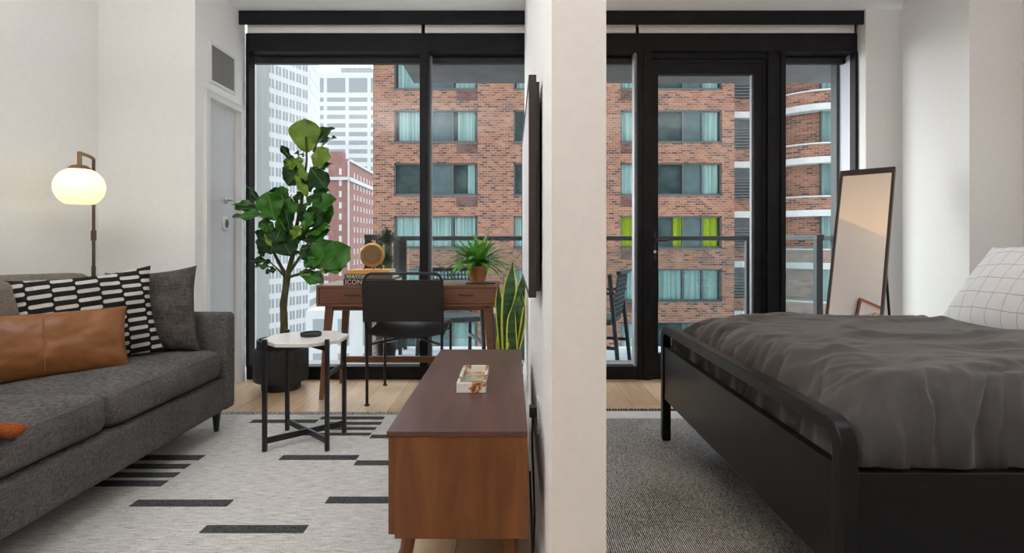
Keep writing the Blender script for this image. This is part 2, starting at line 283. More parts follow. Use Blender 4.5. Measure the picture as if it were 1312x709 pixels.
def box(bm, x0, x1, y0, y1, z0, z1, mi=0):
    v = [bm.verts.new((x, y, z)) for z in (z0, z1) for y in (y0, y1) for x in (x0, x1)]
    for f in ((0, 2, 3, 1), (4, 5, 7, 6), (0, 1, 5, 4), (2, 6, 7, 3), (0, 4, 6, 2), (1, 3, 7, 5)):
        bm.faces.new([v[i] for i in f]).material_index = mi
    return bm
def bx(x0, x1, y0, y1, z0, z1): return box(B(), x0, x1, y0, y1, z0, z1)
def bar(bm, p, q, w, d, w2=None, d2=None, up=(0, 0, 1), mi=0):
    p, q = Vector(p), Vector(q); a = (q-p).normalized(); u = Vector(up)
    if abs(a.dot(u)) > 0.98: u = Vector((0, 1, 0))
    s = a.cross(u).normalized(); t = s.cross(a).normalized()
    w2 = w if w2 is None else w2; d2 = d if d2 is None else d2; vs = []
    for c, ww, dd in ((p, w, d), (q, w2, d2)):
        for i, j in ((-1, -1), (1, -1), (1, 1), (-1, 1)): vs.append(bm.verts.new(c+s*(i*ww/2)+t*(j*dd/2)))
    for f in ((0, 1, 2, 3), (7, 6, 5, 4), (0, 4, 5, 1), (1, 5, 6, 2), (2, 6, 7, 3), (3, 7, 4, 0)): bm.faces.new([vs[i] for i in f]).material_index = mi
    return bm
def tube(bm, pts, r, n=10, mi=0, closed=False):
    pts = [Vector(p) for p in pts]; rings = []; nrm = None; L = len(pts)
    for i, p in enumerate(pts):
        if closed: t = (pts[(i+1) % L]-pts[i-1]).normalized()
        else: t = (pts[min(i+1, L-1)]-pts[max(i-1, 0)]).normalized()
        if nrm is None: nrm = t.orthogonal().normalized()
        nrm = (nrm-t*nrm.dot(t)).normalized(); b = t.cross(nrm); rr = r[i] if isinstance(r, (list, tuple)) else r
        rings.append([bm.verts.new(p+nrm*math.cos(2*PI*k/n)*rr+b*math.sin(2*PI*k/n)*rr) for k in range(n)])
    for i in range(L if closed else L-1):
        A, C = rings[i], rings[(i+1) % L]
        for k in range(n): bm.faces.new((A[k], A[(k+1) % n], C[(k+1) % n], C[k])).material_index = mi
    if not closed:
        bm.faces.new(rings[0][::-1]).material_index = mi; bm.faces.new(rings[-1]).material_index = mi
    return bm
def lathe(bm, prof, c=(0, 0, 0), n=32, mi=0, axis='Z', rib=0, ribn=0):
    rings = []; c = Vector(c)
    for r, h in prof:
        ring = []
        for k in range(n):
            a = 2*PI*k/n; rr = r*(1+(rib*math.cos(a*ribn) if rib else 0))
            v = Vector((rr*math.cos(a), rr*math.sin(a), h)) if axis == 'Z' else Vector((rr*math.cos(a), h, rr*math.sin(a))) if axis == 'Y' else Vector((h, rr*math.cos(a), rr*math.sin(a)))
            ring.append(bm.verts.new(c+v))
        rings.append(ring)
    for A, C in zip(rings, rings[1:]):
        for k in range(n): bm.faces.new((A[k], A[(k+1) % n], C[(k+1) % n], C[k])).material_index = mi
    bm.faces.new(rings[0][::-1]).material_index = mi; bm.faces.new(rings[-1]).material_index = mi
    return bm
def arc(c, r, a0, a1, n, u, v):
    c, u, v = Vector(c), Vector(u), Vector(v)
    return [c+u*r*math.cos(a0+(a1-a0)*i/n)+v*r*math.sin(a0+(a1-a0)*i/n) for i in range(n+1)]
def text_bm(s, size, depth=0.002, align='LEFT', spacing=1.0):
    c = bpy.data.curves.new('letters', 'FONT'); c.body = s; c.size = size; c.extrude = depth/2; c.align_x = align; c.space_character = spacing; c.resolution_u = 3
    o = bpy.data.objects.new('letters', c); COL.objects.link(o); dg = bpy.context.evaluated_depsgraph_get()
    me = bpy.data.meshes.new_from_object(o.evaluated_get(dg)); bm = B(); bm.from_mesh(me)
    bpy.data.objects.remove(o); bpy.data.curves.remove(c); bpy.data.meshes.remove(me)
    bmesh.ops.rotate(bm, cent=(0, 0, 0), matrix=Matrix.Rotation(PI/2, 3, 'X'), verts=bm.verts)   # stands up, reads from -Y
    return bm
def merge(dst, src, off=(0, 0, 0), mi=None):
    mp = {v: dst.verts.new(v.co+Vector(off)) for v in src.verts}
    for f in src.faces:
        try:
            g = dst.faces.new([mp[v] for v in f.verts]); g.material_index = f.material_index if mi is None else mi
        except ValueError: pass
    src.free(); return dst
def rbox(x0, x1, y0, y1, z0, z1, r, n=5, puff=(0, 0, 0), wob=0, seed=0):
    """soft upholstered block: rounded box with puffed faces"""
    bm = B(); N = 14
    bmesh.ops.create_cube(bm, size=2)
    bmesh.ops.subdivide_edges(bm, edges=bm.edges[:], cuts=N, use_grid_fill=True)
    c = Vector(((x0+x1)/2, (y0+y1)/2, (z0+z1)/2)); h = Vector(((x1-x0)/2, (y1-y0)/2, (z1-z0)/2))
    for v in bm.verts:
        u = [math.copysign(1-(1-abs(a))**1.6, a) for a in v.co]     # denser rows near the edges
        p = Vector((u[0]*h.x, u[1]*h.y, u[2]*h.z))
        q = Vector([max(-h[i]+r, min(h[i]-r, p[i])) for i in range(3)]); d = p-q
        if d.length > 1e-9: p = q+d.normalized()*min(r, d.length if sum(abs(x) > 1e-9 for x in d) < 2 else r)
        for i in range(3):
            j, k = (i+1) % 3, (i+2) % 3
            if puff[i] and abs(u[i]) > 0.5: p[i] += math.copysign(puff[i]*(1-u[j]**2)*(1-u[k]**2)*abs(u[i]), u[i])
        if wob: p += noise.noise_vector(p*4+Vector((seed, 0, 0)))*wob
        v.co = p+c
    return bm
def pillow_bm(w_, h_, t_, seed=0, pull=0.06, wr=0.006, n=44):
    bm = B(); g = {}
    for s in (-1, 1):
        for i in range(n+1):
            for j in range(n+1):
                u, v = 2*i/n-1, 2*j/n-1
                if s == 1 and (i in (0, n) or j in (0, n)): g[s, i, j] = g[-1, i, j]; continue
                th = (max(0, 1-abs(u)**2.4)*max(0, 1-abs(v)**2.4))**0.5
                x = u*w_/2*(1-pull*(1-abs(u)**0.5*0)*(1-v*v)*abs(u)); z = v*h_/2*(1-pull*(1-u*u)*abs(v))
                y = s*t_/2*th
                e = 1-th
                nn = noise.noise(Vector((x*9+seed, z*9, s*3.0)))*wr*(1+2*e)*(0.25+th)+noise.noise(Vector((x*26+seed, z*26, s)))*wr*0.5*th
                rad = math.atan2(z, x); nn += math.sin(rad*26+seed)*wr*0.5*th*e
                g[s, i, j] = bm.verts.new((x, y+s*nn if th > 0 else 0, z))
    for s in (-1, 1):
        for i in range(n):
            for j in range(n):
                f = [g[s, i, j], g[s, i+1, j], g[s, i+1, j+1], g[s, i, j+1]]
                bm.faces.new(f if s == -1 else f[::-1])
    return bm
def wall_bm(x0, x1, z0, z1, y, th, holes):
    """frontal wall slab from y to y+th with rectangular openings (x0,x1,z0,z1)"""
    bm = B(); xs = sorted({x0, x1, *[a for h in holes for a in h[:2]]}); zs = sorted({z0, z1, *[a for h in holes for a in h[2:]]})
    xs = [x for x in xs if x0 <= x <= x1]; zs = [z for z in zs if z0 <= z <= z1]
    for a, b in zip(xs, xs[1:]):
        run = None
        for c, d in zip(zs, zs[1:]):
            cx_, cz_ = (a+b)/2, (c+d)/2
            solid = not any(h[0] < cx_ < h[1] and h[2] < cz_ < h[3] for h in holes)
            if solid: run = (run[0], d) if run else (c, d)
            if (not solid or d == zs[-1]) and run: box(bm, a, b, y, y+th, run[0], run[1]); run = None
    return bm

# ------------------------------------------------------------------ the room shell
WIN = 4.20; CEIL = 2.75
def struct(name, bm, m, parent=None, **k):
    o = obj(name, bm, m, parent, **k)
    if parent is None: o['kind'] = 'structure'
    return o
struct('floor', bx(-2.8, 3.3, -2.6, 4.22, -0.2, 0), M['floor'])
struct('ceiling', bx(-2.8, 3.3, -2.6, 4.40, CEIL, CEIL+0.2), M['ceiling'])
struct('wall_left', bx(-2.80, -2.637, -2.5, 3.557, 0, CEIL), M['wall'])
cw = B()   # closet block with a doorway and a vent opening in its receding face (x = -2.02)
DY0, DY1, DZ = 3.705, 4.135, 2.0
box(cw, -2.8, -2.02, 3.557, 3.6, 0, CEIL); box(cw, -2.10, -2.02, 3.6, DY0, 0, CEIL); box(cw, -2.10, -2.02, DY1, 4.22, 0, CEIL); box(cw, -2.10, -2.02, DY0, DY1, DZ, CEIL)
struct('wall_closet', cw, M['wall'])
struct('wall_back', bx(-2.8, 3.3, -2.6, -2.5, 0, CEIL), M['wall'])
struct('wall_right', bx(3.125, 3.3, -2.5, 3.416, 0, CEIL), M['wall'])
struct('wall_column', bx(2.80, 3.3, 3.416, 4.00, 0, CEIL), M['wall'])
struct('wall_window_side', bx(2.60, 3.3, 4.10, 4.40, 0, CEIL), M['wall'])
struct('wall_partition', bx(0.095, 0.225, 1.332, 4.19, 0, CEIL), M['wall'])
def baseboard(name, pts, out):
    bm = B()
    for (a, b) in zip(pts, pts[1:]):
        a, b = Vector(a), Vector(b); n = Vector(out).normalized()
        for z0, z1, d in ((0, 0.105, 0.014), (0.105, 0.125, 0.010), (0.125, 0.135, 0.006)):
            xs = sorted((a.x, b.x)); ys = sorted((a.y, b.y))
            if abs(n.x) > 0: box(bm, min(a.x, a.x+n.x*d), max(a.x, a.x+n.x*d), ys[0], ys[1], z0, z1)
            else: box(bm, xs[0], xs[1], min(a.y, a.y+n.y*d), max(a.y, a.y+n.y*d), z0, z1)
    return struct(name, bm, M['trim'])
baseboard('baseboard_left', [(-2.637, -2.5, 0), (-2.637, 3.557, 0)], (1, 0, 0))
baseboard('baseboard_closet_front', [(-2.637, 3.557, 0), (-2.02, 3.557, 0)], (0, -1, 0))
baseboard('baseboard_closet_near', [(-2.02, 3.557, 0), (-2.02, DY0-0.05, 0)], (1, 0, 0))
baseboard('baseboard_closet', [(-2.02, DY1+0.05, 0), (-2.02, 4.19, 0)], (1, 0, 0))
baseboard('baseboard_partition_living', [(0.095, 1.332, 0), (0.095, 4.19, 0)], (-1, 0, 0))
baseboard('baseboard_partition_bedroom', [(0.225, 1.332, 0), (0.225, 4.19, 0)], (1, 0, 0))
baseboard('baseboard_right', [(3.125, -2.5, 0), (3.125, 3.416, 0)], (-1, 0, 0))
baseboard('baseboard_column', [(2.80, 3.416, 0), (2.80, 4.0, 0)], (-1, 0, 0))
baseboard('baseboard_back', [(-2.637, -2.5, 0), (3.125, -2.5, 0)], (0, 1, 0))

# closet door with casing, lever and smart lock
d = thing('door_1', (-2.04, (DY0+DY1)/2, 0), 'narrow grey closet door with lever and round lock on the left wall', 'door', kind='structure')
obj('door_panel', bx(-2.085, -2.05, DY0+0.004, DY1-0.004, 0.008, DZ-0.006), M['door'], d, bevel=0.003)
cs = B(); box(cs, -2.02, -2.002, DY0-0.055, DY0, 0, DZ+0.055); box(cs, -2.02, -2.002, DY1, DY1+0.04, 0, DZ+0.055); box(cs, -2.02, -2.002, DY0, DY1, DZ, DZ+0.055)
box(cs, -2.002, -1.996, DY0-0.055, DY0-0.040, 0, DZ+0.055); box(cs, -2.002, -1.996, DY0-0.04, DY1+0.04, DZ+0.040, DZ+0.055)
obj('casing', cs, M['trim'], d)
hb = tube(B(), [(-2.05, 3.99, 1.335), (-2.0, 3.99, 1.335)], 0.009, 10); tube(hb, [(-2.0, 3.99, 1.335), (-1.995, 3.95, 1.335), (-1.995, 3.88, 1.33)], 0.008, 10); lathe(hb, [(0.024, 0), (0.024, 0.007), (0.015, 0.011)], (-2.05, 3.99, 1.335), 20, axis='X')
obj('door_handle', hb, M['chrome'], d, smooth=True)
lb = lathe(B(), [(0.036, 0), (0.038, 0.012), (0.033, 0.020)], (0, 0, 0), 28, axis='X'); bmesh.ops.scale(lb, vec=(1, 0.85, 1.4), verts=lb.verts); bmesh.ops.translate(lb, vec=(-2.05, 3.97, 1.17), verts=lb.verts)
lo = obj('lock', lb, M['plastic_white'], d, smooth=True)
l2 = lathe(B(), [(0.024, 0.018), (0.023, 0.026)], (0, 0, 0), 24, axis='X'); bmesh.ops.scale(l2, vec=(1, 0.8, 1.35), verts=l2.verts); bmesh.ops.translate(l2, vec=(-2.05, 3.97, 1.17), verts=l2.verts)
obj('keypad', l2, mat('lock_face', (0.09, 0.09, 0.095), 0.3), lo, smooth=True)
# air vent above the door
v = thing('air_vent', (-2.015, 3.9, 2.27), 'white framed grey louvred air vent on the wall above the closet door', 'vent')
va, vb, vz0, vz1 = 3.715, 4.065, 2.105, 2.385
fb = B(); t = 0.022
box(fb, -2.02, -2.008, va, vb, vz0, vz0+t); box(fb, -2.02, -2.008, va, vb, vz1-t, vz1); box(fb, -2.02, -2.008, va, va+t, vz0+t, vz1-t); box(fb, -2.02, -2.008, vb-t, vb, vz0+t, vz1-t)
obj('vent_frame', fb, M['trim'], v, bevel=0.002)
lb = B(); n_ = 18
for i in range(n_):
    y = va+t+(vb-va-2*t)*(i+0.5)/n_; bar(lb, (-2.016, y, vz0+t), (-2.016, y, vz1-t), 0.010, 0.0035)
box(lb, -2.0205, -2.018, va+t, vb-t, vz0+t, vz1-t)
obj('louvre', lb, mat('grey_louvre', (0.33, 0.33, 0.34), 0.5), v)

# ------------------------------------------------------------------ the window wall
XL, XR = -2.005, 2.60
HZ0, HZ1 = 2.473, 2.612
struct('trim_1', bx(-2.02, 2.62, 4.12, 4.135, 2.648, CEIL), M['frame'], bevel=0.003)     # black valance under the ceiling
def frame_part(parent, name, x0, x1, y0, y1, z0, z1, m='frame'): return obj(name, bx(x0, x1, y0, y1, z0, z1), M[m], parent)
W1 = thing('window_1', (0, WIN, 0), 'tall black framed living room window beside the closet', 'window', kind='structure')
wf = B()
box(wf, XL, 0.945, WIN, WIN+0.10, HZ0, HZ1); box(wf, XL, 0.945, WIN+0.01, WIN+0.10, 0.0, 0.098)
box(wf, XL, XL+0.025, WIN, WIN+0.10, 0.098, HZ0); box(wf, -0.695, -0.632, WIN-0.005, WIN+0.14, 0.098, HZ0)
box(wf, XL, 0.945, WIN+0.13, WIN+0.17, 2.425, 2.492)
obj('window_frame', wf, M['frame'], W1, bevel=0.002)
cv = B(); box(cv, -0.632, -0.618, WIN+0.10, WIN+0.14, 0.098, HZ0); box(cv, 0.925, 0.944, WIN+0.02, WIN+0.10, 0.098, HZ0); obj('lit_side_strip', cv, M['lit_side'], W1)  # pale strips stand for the sky-lit sides of the black posts
obj('pane', bx(XL+0.025, -0.695, WIN+0.075, WIN+0.079, 0.098, HZ0), M['glass'], W1)
obj('pane', bx(-0.618, 0.925, WIN+0.075, WIN+0.079, 0.098, HZ0), M['glass'], W1)
obj('window_sill', bx(XL, 1.0, WIN+0.14, WIN+0.30, 0.0, 0.085), M['band'], W1)
# balcony door
D2 = thing('door_2', (1.5, WIN, 0), 'black framed glass balcony door in the bedroom', 'door', kind='structure')
df = B()
box(df, 0.945, 1.045, WIN, WIN+0.12, 0, HZ0); box(df, 1.93, 2.062, WIN, WIN+0.12, 0, HZ0); box(df, 0.945, 2.062, WIN, WIN+0.12, HZ0, HZ1)
box(df, 1.045, 1.93, WIN+0.02, WIN+0.12, 2.43, HZ0); box(df, 1.045, 1.93, WIN+0.01, WIN+0.12, 0, 0.02)
box(df, 0.990, 1.045, WIN-0.012, WIN, 0.0, HZ0); box(df, 2.02, 2.045, WIN-0.012, WIN, 0.0, HZ0); box(df, 0.99, 2.045, WIN-0.012, WIN, HZ0, HZ0+0.02)
obj('door_frame', df, M['frame'], D2, bevel=0.002)
dl = B(); gx0, gx1, gz0, gz1 = 1.11, 1.835, 0.19, 2.315
box(dl, 1.05, gx0, WIN+0.035, WIN+0.095, 0.02, 2.42); box(dl, gx1, 1.925, WIN+0.035, WIN+0.095, 0.02, 2.42); box(dl, gx0, gx1, WIN+0.035, WIN+0.095, 0.02, gz0); box(dl, gx0, gx1, WIN+0.035, WIN+0.095, gz1, 2.42)
box(dl, 1.90, 1.925, WIN+0.025, WIN+0.035, 0.02, 2.42); box(dl, 1.05, 1.075, WIN+0.025, WIN+0.035, 0.02, 2.42); box(dl, 1.075, 1.90, WIN+0.025, WIN+0.035, 2.395, 2.42)
leaf = obj('door_leaf', dl, M['frame'], D2, bevel=0.002)
obj('lit_side_strip', bx(gx1-0.012, gx1-0.0005, WIN+0.05, WIN+0.08, gz0, gz1), M['lit_side'], leaf)  # pale strip stands for the lit side of the leaf stile
obj('pane', bx(gx0, gx1-0.012, WIN+0.062, WIN+0.068, gz0, gz1), M['glass'], D2)
hb = box(B(), 1.062, 1.092, WIN+0.028, WIN+0.036, 0.90, 1.12); tube(hb, [(1.077, WIN+0.03, 1.055), (1.077, WIN-0.01, 1.055), (1.079, WIN-0.018, 1.05), (1.17, WIN-0.018, 1.05)], 0.008, 10)
obj('door_handle', hb, M['plastic_black'], D2, smooth=True)
obj('key_cylinder', tube(B(), [(1.077, WIN+0.03, 0.965), (1.077, WIN+0.005, 0.965)], 0.011, 14), M['chrome'], D2, smooth=True)
# right window
W2 = thing('window_2', (2.3, WIN, 0), 'narrow black framed window right of the balcony door', 'window', kind='structure')
wf = B(); box(wf, 2.062, XR, WIN, WIN+0.10, HZ0, HZ1); box(wf, 2.062, XR, WIN, WIN+0.10, 0, 0.098); box(wf, XR-0.022, XR, WIN-0.01, WIN+0.06, 0.098, HZ0)
box(wf, 2.062, XR, WIN+0.13, WIN+0.17, 2.425, 2.492)
obj('window_frame', wf, M['frame'], W2, bevel=0.002)
obj('lit_side_strip', bx(2.0625, 2.072, WIN+0.05, WIN+0.10, 0.098, HZ0), M['lit_side'], W2)
jb = B(); box(jb, XR-0.012, XR+0.05, WIN+0.06, WIN+0.21, 0.098, HZ0); obj('window_jamb', jb, mat('sky_lit_jamb', (0.50, 0.50, 0.56), 0.6), W2)  # sky light on the jamb is put into its lavender colour
obj('window_post', bx(2.565, 2.66, WIN+0.21, WIN+0.29, -0.1, HZ0), M['winframe'], W2)
obj('pane', bx(2.072, XR-0.022, WIN+0.075, WIN+0.079, 0.098, HZ0), M['glass'], W2)
# roller shades: white cloth band between valance and window head
for i, (x0, x1, lab) in enumerate(((XL+0.015, -0.682, 'wide white roller shade band above the left living room pane'), (-0.655, 0.93, 'white roller shade band running behind the partition wall'), (0.955, 2.575, 'white roller shade band above the balcony door'))):
    s = thing('roller_shade', ((x0+x1)/2, 4.215, 2.63), lab, 'shade', 'roller shades above the windows')
    obj('shade_cloth', tube(B(), [(x0, 4.245, 2.70), (x1, 4.245, 2.70)], 0.025, 16), M['shade'], s, smooth=True)
    obj('shade_hem', bx(x0, x1, 4.197, 4.203, HZ1+0.001, 2.70), M['shade'], s)
    obj('bracket', bx(x1, x1+0.012, 4.20, 4.27, HZ1, 2.74), M['frame'], s)
struct('trim_2', bx(-2.02, 2.62, 4.28, 4.36, HZ1, CEIL), M['frame'])

# ------------------------------------------------------------------ balcony
SX0, SX1 = -1.19, 3.6
sb = B(); box(sb, SX0, SX1, 4.40, 5.70, -0.25, -0.03); struct('floor_balcony', sb, M['deck'])
struct('ceiling_balcony', bx(-1.0, SX1, 4.40, 5.70, 2.66, 2.95), M['darkconc'])
r = thing('balcony_railing', (1.0, 5.65, -0.03), 'charcoal balcony railing with glass panels outside the windows', 'railing')
RT = 1.075
def railrun(p, q, posts):
    bm = B(); bar(bm, (*p, RT), (*q, RT), 0.06, 0.045); obj('handrail', bm, M['winframe'], r, bevel=0.004)
    for tt in posts:
        x, y = p[0]+(q[0]-p[0])*tt, p[1]+(q[1]-p[1])*tt
        obj('post', bx(x-0.025, x+0.025, y-0.025, y+0.025, -0.03, RT-0.02), M['winframe'], r)
    for a, b in zip(posts, posts[1:]):
        m0 = Vector(p)+(Vector(q)-Vector(p))*a; m1 = Vector(p)+(Vector(q)-Vector(p))*b; dd = (m1-m0).normalized()*0.05; m0 += dd; m1 -= dd
        bm = B(); bar(bm, (m0.x, m0.y, 0.5*(RT-0.06)+0.02), (m1.x, m1.y, 0.5*(RT-0.06)+0.02), 0.01, RT-0.14); obj('glass_panel', bm, M['railglass'], r)
railrun((SX0+0.04, 5.65), (SX1, 5.65), [0, 0.012, 0.37, 0.745, 1])
railrun((SX0+0.04, 4.45), (SX0+0.04, 5.60), [0.02, 0.34, 0.66, 0.97])
railrun((2.46, 4.45), (2.46, 5.60), [0.03, 0.97])
# patio chairs
def patio_chair(loc, rot, label):
    o = thing('patio_chair', loc, label, 'chair', 'patio chairs on the balcony', rot)
    for sx in (-1, 1):
        for sy in (-1, 1):
            top = (sx*0.23, sy*0.21, 0.62 if sy < 0 else 0.80)
            obj('leg', bar(B(), (sx*0.25, sy*(0.25 if sy < 0 else 0.29), 0), top, 0.03, 0.03), M['winframe'], o, local=True)
        obj('armrest', bar(B(), (sx*0.24, -0.24, 0.63), (sx*0.24, 0.26, 0.65), 0.045, 0.022), M['winframe'], o, local=True)
        obj('side_rail', bar(B(), (sx*0.24, -0.22, 0.20), (sx*0.24, 0.26, 0.20), 0.025, 0.025), M['winframe'], o, local=True)
    obj('seat', rbox(-0.22, 0.22, -0.23, 0.22, 0.38, 0.43, 0.02), M['weave'], o, smooth=True, local=True)
    bk = B()
    for i in range(13): bar(bk, (-0.20+i*0.0333, 0.225, 0.43), (-0.20+i*0.0333, 0.275, 0.80), 0.012, 0.008)
    for j in range(9): bar(bk, (-0.22, 0.231+j*0.0055, 0.48+j*0.04), (0.22, 0.231+j*0.0055, 0.48+j*0.04), 0.01, 0.012)
    obj('backrest', bk, M['weave'], o, local=True)
    obj('top_rail', bar(B(), (-0.24, 0.285, 0.815), (0.24, 0.285, 0.815), 0.035, 0.03), M['winframe'], o, local=True)
    return o
patio_chair((0.69, 4.86, -0.03), math.radians(-112), 'dark woven patio chair standing on the balcony left of the balcony door')
patio_chair((-0.55, 4.95, -0.03), math.radians(18), 'dark patio chair on the balcony seen behind the desk legs')
pt = thing('patio_table', (-1.0, 5.35, -0.03), 'low dark patio table at the left end of the balcony', 'table')
obj('table_top', bx(-1.08, -0.86, 5.27, 5.57, 0.42, 0.45), M['weave'], pt)
for sx in (-1.06, -0.88):
    for sy in (5.29, 5.55): obj('leg', bx(sx-0.015, sx+0.015, sy-0.015, sy+0.015, -0.03, 0.42), M['winframe'], pt)
sbx = thing('storage_box', (0.02, 5.05, -0.03), 'slate grey storage box with pale lid outside behind the snake plant', 'box')
obj('box_body', bx(-0.19, 0.40, 4.90, 5.30, -0.03, 0.375), M['teal'], sbx, bevel=0.005)
obj('lid', bx(-0.20, 0.41, 4.89, 5.31, 0.375, 0.41), M['band'], sbx, bevel=0.004)
random.seed(5)
sh = thing('potted_shrub', (-1.03, 4.56, -0.03), 'small dark clipped shrub at the left corner of the balcony rail', 'plant')
obj('pot', lathe(B(), [(0.06, 0), (0.09, 0.25), (0.095, 0.26), (0.08, 0.26)], (-1.03, 4.56, -0.03), 20), M['pot'], sh, smooth=True)
obj('stem', tube(B(), [(-1.03, 4.56, 0.20), (-1.035, 4.55, 0.7), (-1.03, 4.56, 1.02)], 0.012, 8), M['bark'], sh, smooth=True)
fb = B()
for i in range(700):
    d_ = Vector((random.gauss(0, 1), random.gauss(0, 1), random.gauss(0, 1))).normalized(); k = random.random() < 0.6
    c_ = Vector((-1.03, 4.56, 1.08 if k else 0.90))+d_*random.uniform(0.02, 0.072 if k else 0.06)
    a_ = d_.orthogonal().normalized()*0.014; b_ = d_.cross(a_).normalized()*0.009
    vs = [fb.verts.new(c_+q) for q in (a_, b_, -a_+d_*0.008, -b_)]; fb.faces.new(vs)
obj('foliage', fb, M['leaf_dark'], sh)

# ------------------------------------------------------------------ buildings outside
struct('ground', bx(-500, 500, 8, 700, -46, -45), M['asphalt'])
def wins(parent, rects, y, mfr, mpane, fr=0.07, dep=0.12, mulls=(), setb=0.15):
    """frontal windows: up to 100 as window > pane, the rest together"""
    rects = sorted(rects, key=lambda q: -(q[1]-q[0])*(q[3]-q[2]))
    rest, restp = None, None
    for i, (a, b, c, e) in enumerate(rects):
        if i < 100: f = B()
        else: f = rest = rest or B()
        for xx in (a, b-fr): box(f, xx, xx+fr, y+setb-dep, y+setb, c, e)
        for zz in (c, e-fr): box(f, a, b, y+setb-dep, y+setb, zz, zz+fr)
        for mm in mulls: box(f, a+(b-a)*mm-fr/2, a+(b-a)*mm+fr/2, y+setb-dep, y+setb, c, e)
        if i < 100:
            o = obj('window', f, mfr, parent); obj('pane', bx(a, b, y+setb, y+setb+0.03, c, e), mpane, o)
        else: restp = restp or B(); box(restp, a, b, y+setb, y+setb+0.03, c, e)
    if rest: 
        for n_, b_, m_ in (('window', rest, mfr), ('pane', restp, mpane)): obj(n_, b_, m_, parent)['kind'] = 'stuff'
# --- the brick apartment block across the street, face at Y = 30
YB = 30.0; S = YB/F
def bz(y): return EYE-(y-CY)*S
def bxx(x): return (x-CX)*S
BL, BR = bxx(478), bxx(941); BT, BB = bz(-60), bz(700)
bb = thing('brick_building', ((BL+BR)/2, YB, -45), 'orange brick apartment block with wide dark windows across the street', 'building')
pitch = 68.0; holes = []; wl = []
colsX = [(505, 612), (658, 765), (795, 925)]
rows = [141+pitch*k for k in range(-3, 6)]
for ci, (a, b) in enumerate(colsX):
    for ri, yy in enumerate(rows):
        h = (bxx(a), bxx(b), bz(yy+41), bz(yy)); holes.append(h); wl.append((ci, ri, h))
obj('wall', wall_bm(BL, BR, BB, BT, YB, 0.35, holes), M['brick'], bb)
obj('building_core', bx(BL, BR, YB+0.35, YB+14, -45, BT), M['dark_in'], bb)
obj('side_wall', bx(BL, BL+0.35, YB+0.35, YB+14, -45, BT), M['brick_side'], bb)
obj('side_wall', bx(BR-0.35, BR, YB+0.35, YB+2.5, -45, BT), M['brick_side'], bb)
obj('wall', bx(BL, BR, YB, YB+0.35, -45, BB), M['brick'], bb)
random.seed(11)
for ci, ri, (a, b, c, e) in wl:
    y = YB+0.10; wd = b-a; f = B(); fr = 0.075
    mm = {0: (0.0, 0.38, 0.70), 1: (0.0, 0.38, 0.70), 2: (0.37, 0.62, 0.81)}[ci]
    for xx in (a, b-fr): box(f, xx, xx+fr, y, y+0.12, c, e)
    for zz in (c, e-fr): box(f, a, b, y, y+0.12, zz, zz+fr)
    for q in mm[1:] if ci < 2 else mm: box(f, a+wd*q-0.035, a+wd*q+0.035, y, y+0.12, c+fr, e-fr)
    box(f, a-0.02, b+0.02, YB-0.03, YB+0.10, c-0.06, c)
    o = obj('window', f, M['winframe'], bb)
    obj('pane', bx(a+fr, b-fr, y+0.05, y+0.06, c+fr, e-fr), M['facade_glass'], o)
    lime = (ci == 2 and ri == 5); full = (ri == 6 or (ci < 2 and ri == 5)); mc = M['curtain_lime'] if lime else M['curtain']
    sp = []
    if ci < 2: sp = [(0.70, 0.97)] if not full else [(0.02, 0.36), (0.40, 0.68), (0.72, 0.97)]
    else: sp = [(0.82, 0.97), (0.02, 0.17)] if not full else [(0.03, 0.36), (0.39, 0.61), (0.64, 0.80), (0.83, 0.97)]
    if lime: sp = [(0.02, 0.12), (0.53, 0.78), (0.83, 0.97)]
    if ci == 0 and ri == 3: sp = [(0.05, 0.33), (0.40, 0.47), (0.76, 0.97)]
    if ci == 0 and ri == 4: sp = [(0.88, 0.97)]
    if ri < 3 and ci < 2: sp = [(0.04, 0.34), (0.42, 0.67), (0.73, 0.97)]
    for u0, u1 in sp:
        cb = B()
        n_ = max(4, int((u1-u0)*wd/0.09)); pv = None
        for k in range(n_+1):
            x = a+wd*(u0+(u1-u0)*k/n_); yy = y+0.175+0.03*math.sin(k*1.9)
            cu = (cb.verts.new((x, yy, c+0.03)), cb.verts.new((x, yy, e-0.03)))
            if pv: cb.faces.new((pv[0], cu[0], cu[1], pv[1]))
            pv = cu
        obj('curtain', cb, mc, o, smooth=True)
    if ci < 2 and not full: obj('insect_screen', bx(a+wd*0.40, a+wd*0.69, y+0.08, y+0.09, c+fr, e-fr), M['screen'], o)
    if ci == 2 and ri not in (6,): obj('insect_screen', bx(a+wd*0.62, a+wd*0.80, y+0.08, y+0.09, c+fr, e-fr), M['screen'], o)
    if ci < 2: obj('spandrel_panel', bx(bxx(585 if ci == 0 else 738), bxx(612 if ci == 0 else 765), YB-0.02, YB+0.02, c-0.62, c-0.09), M['brick_dark'], bb)
    else: obj('spandrel_panel', bx(bxx(795), bxx(826), YB-0.02, YB+0.02, c-0.62, c-0.09), M['brick_dark'], bb)
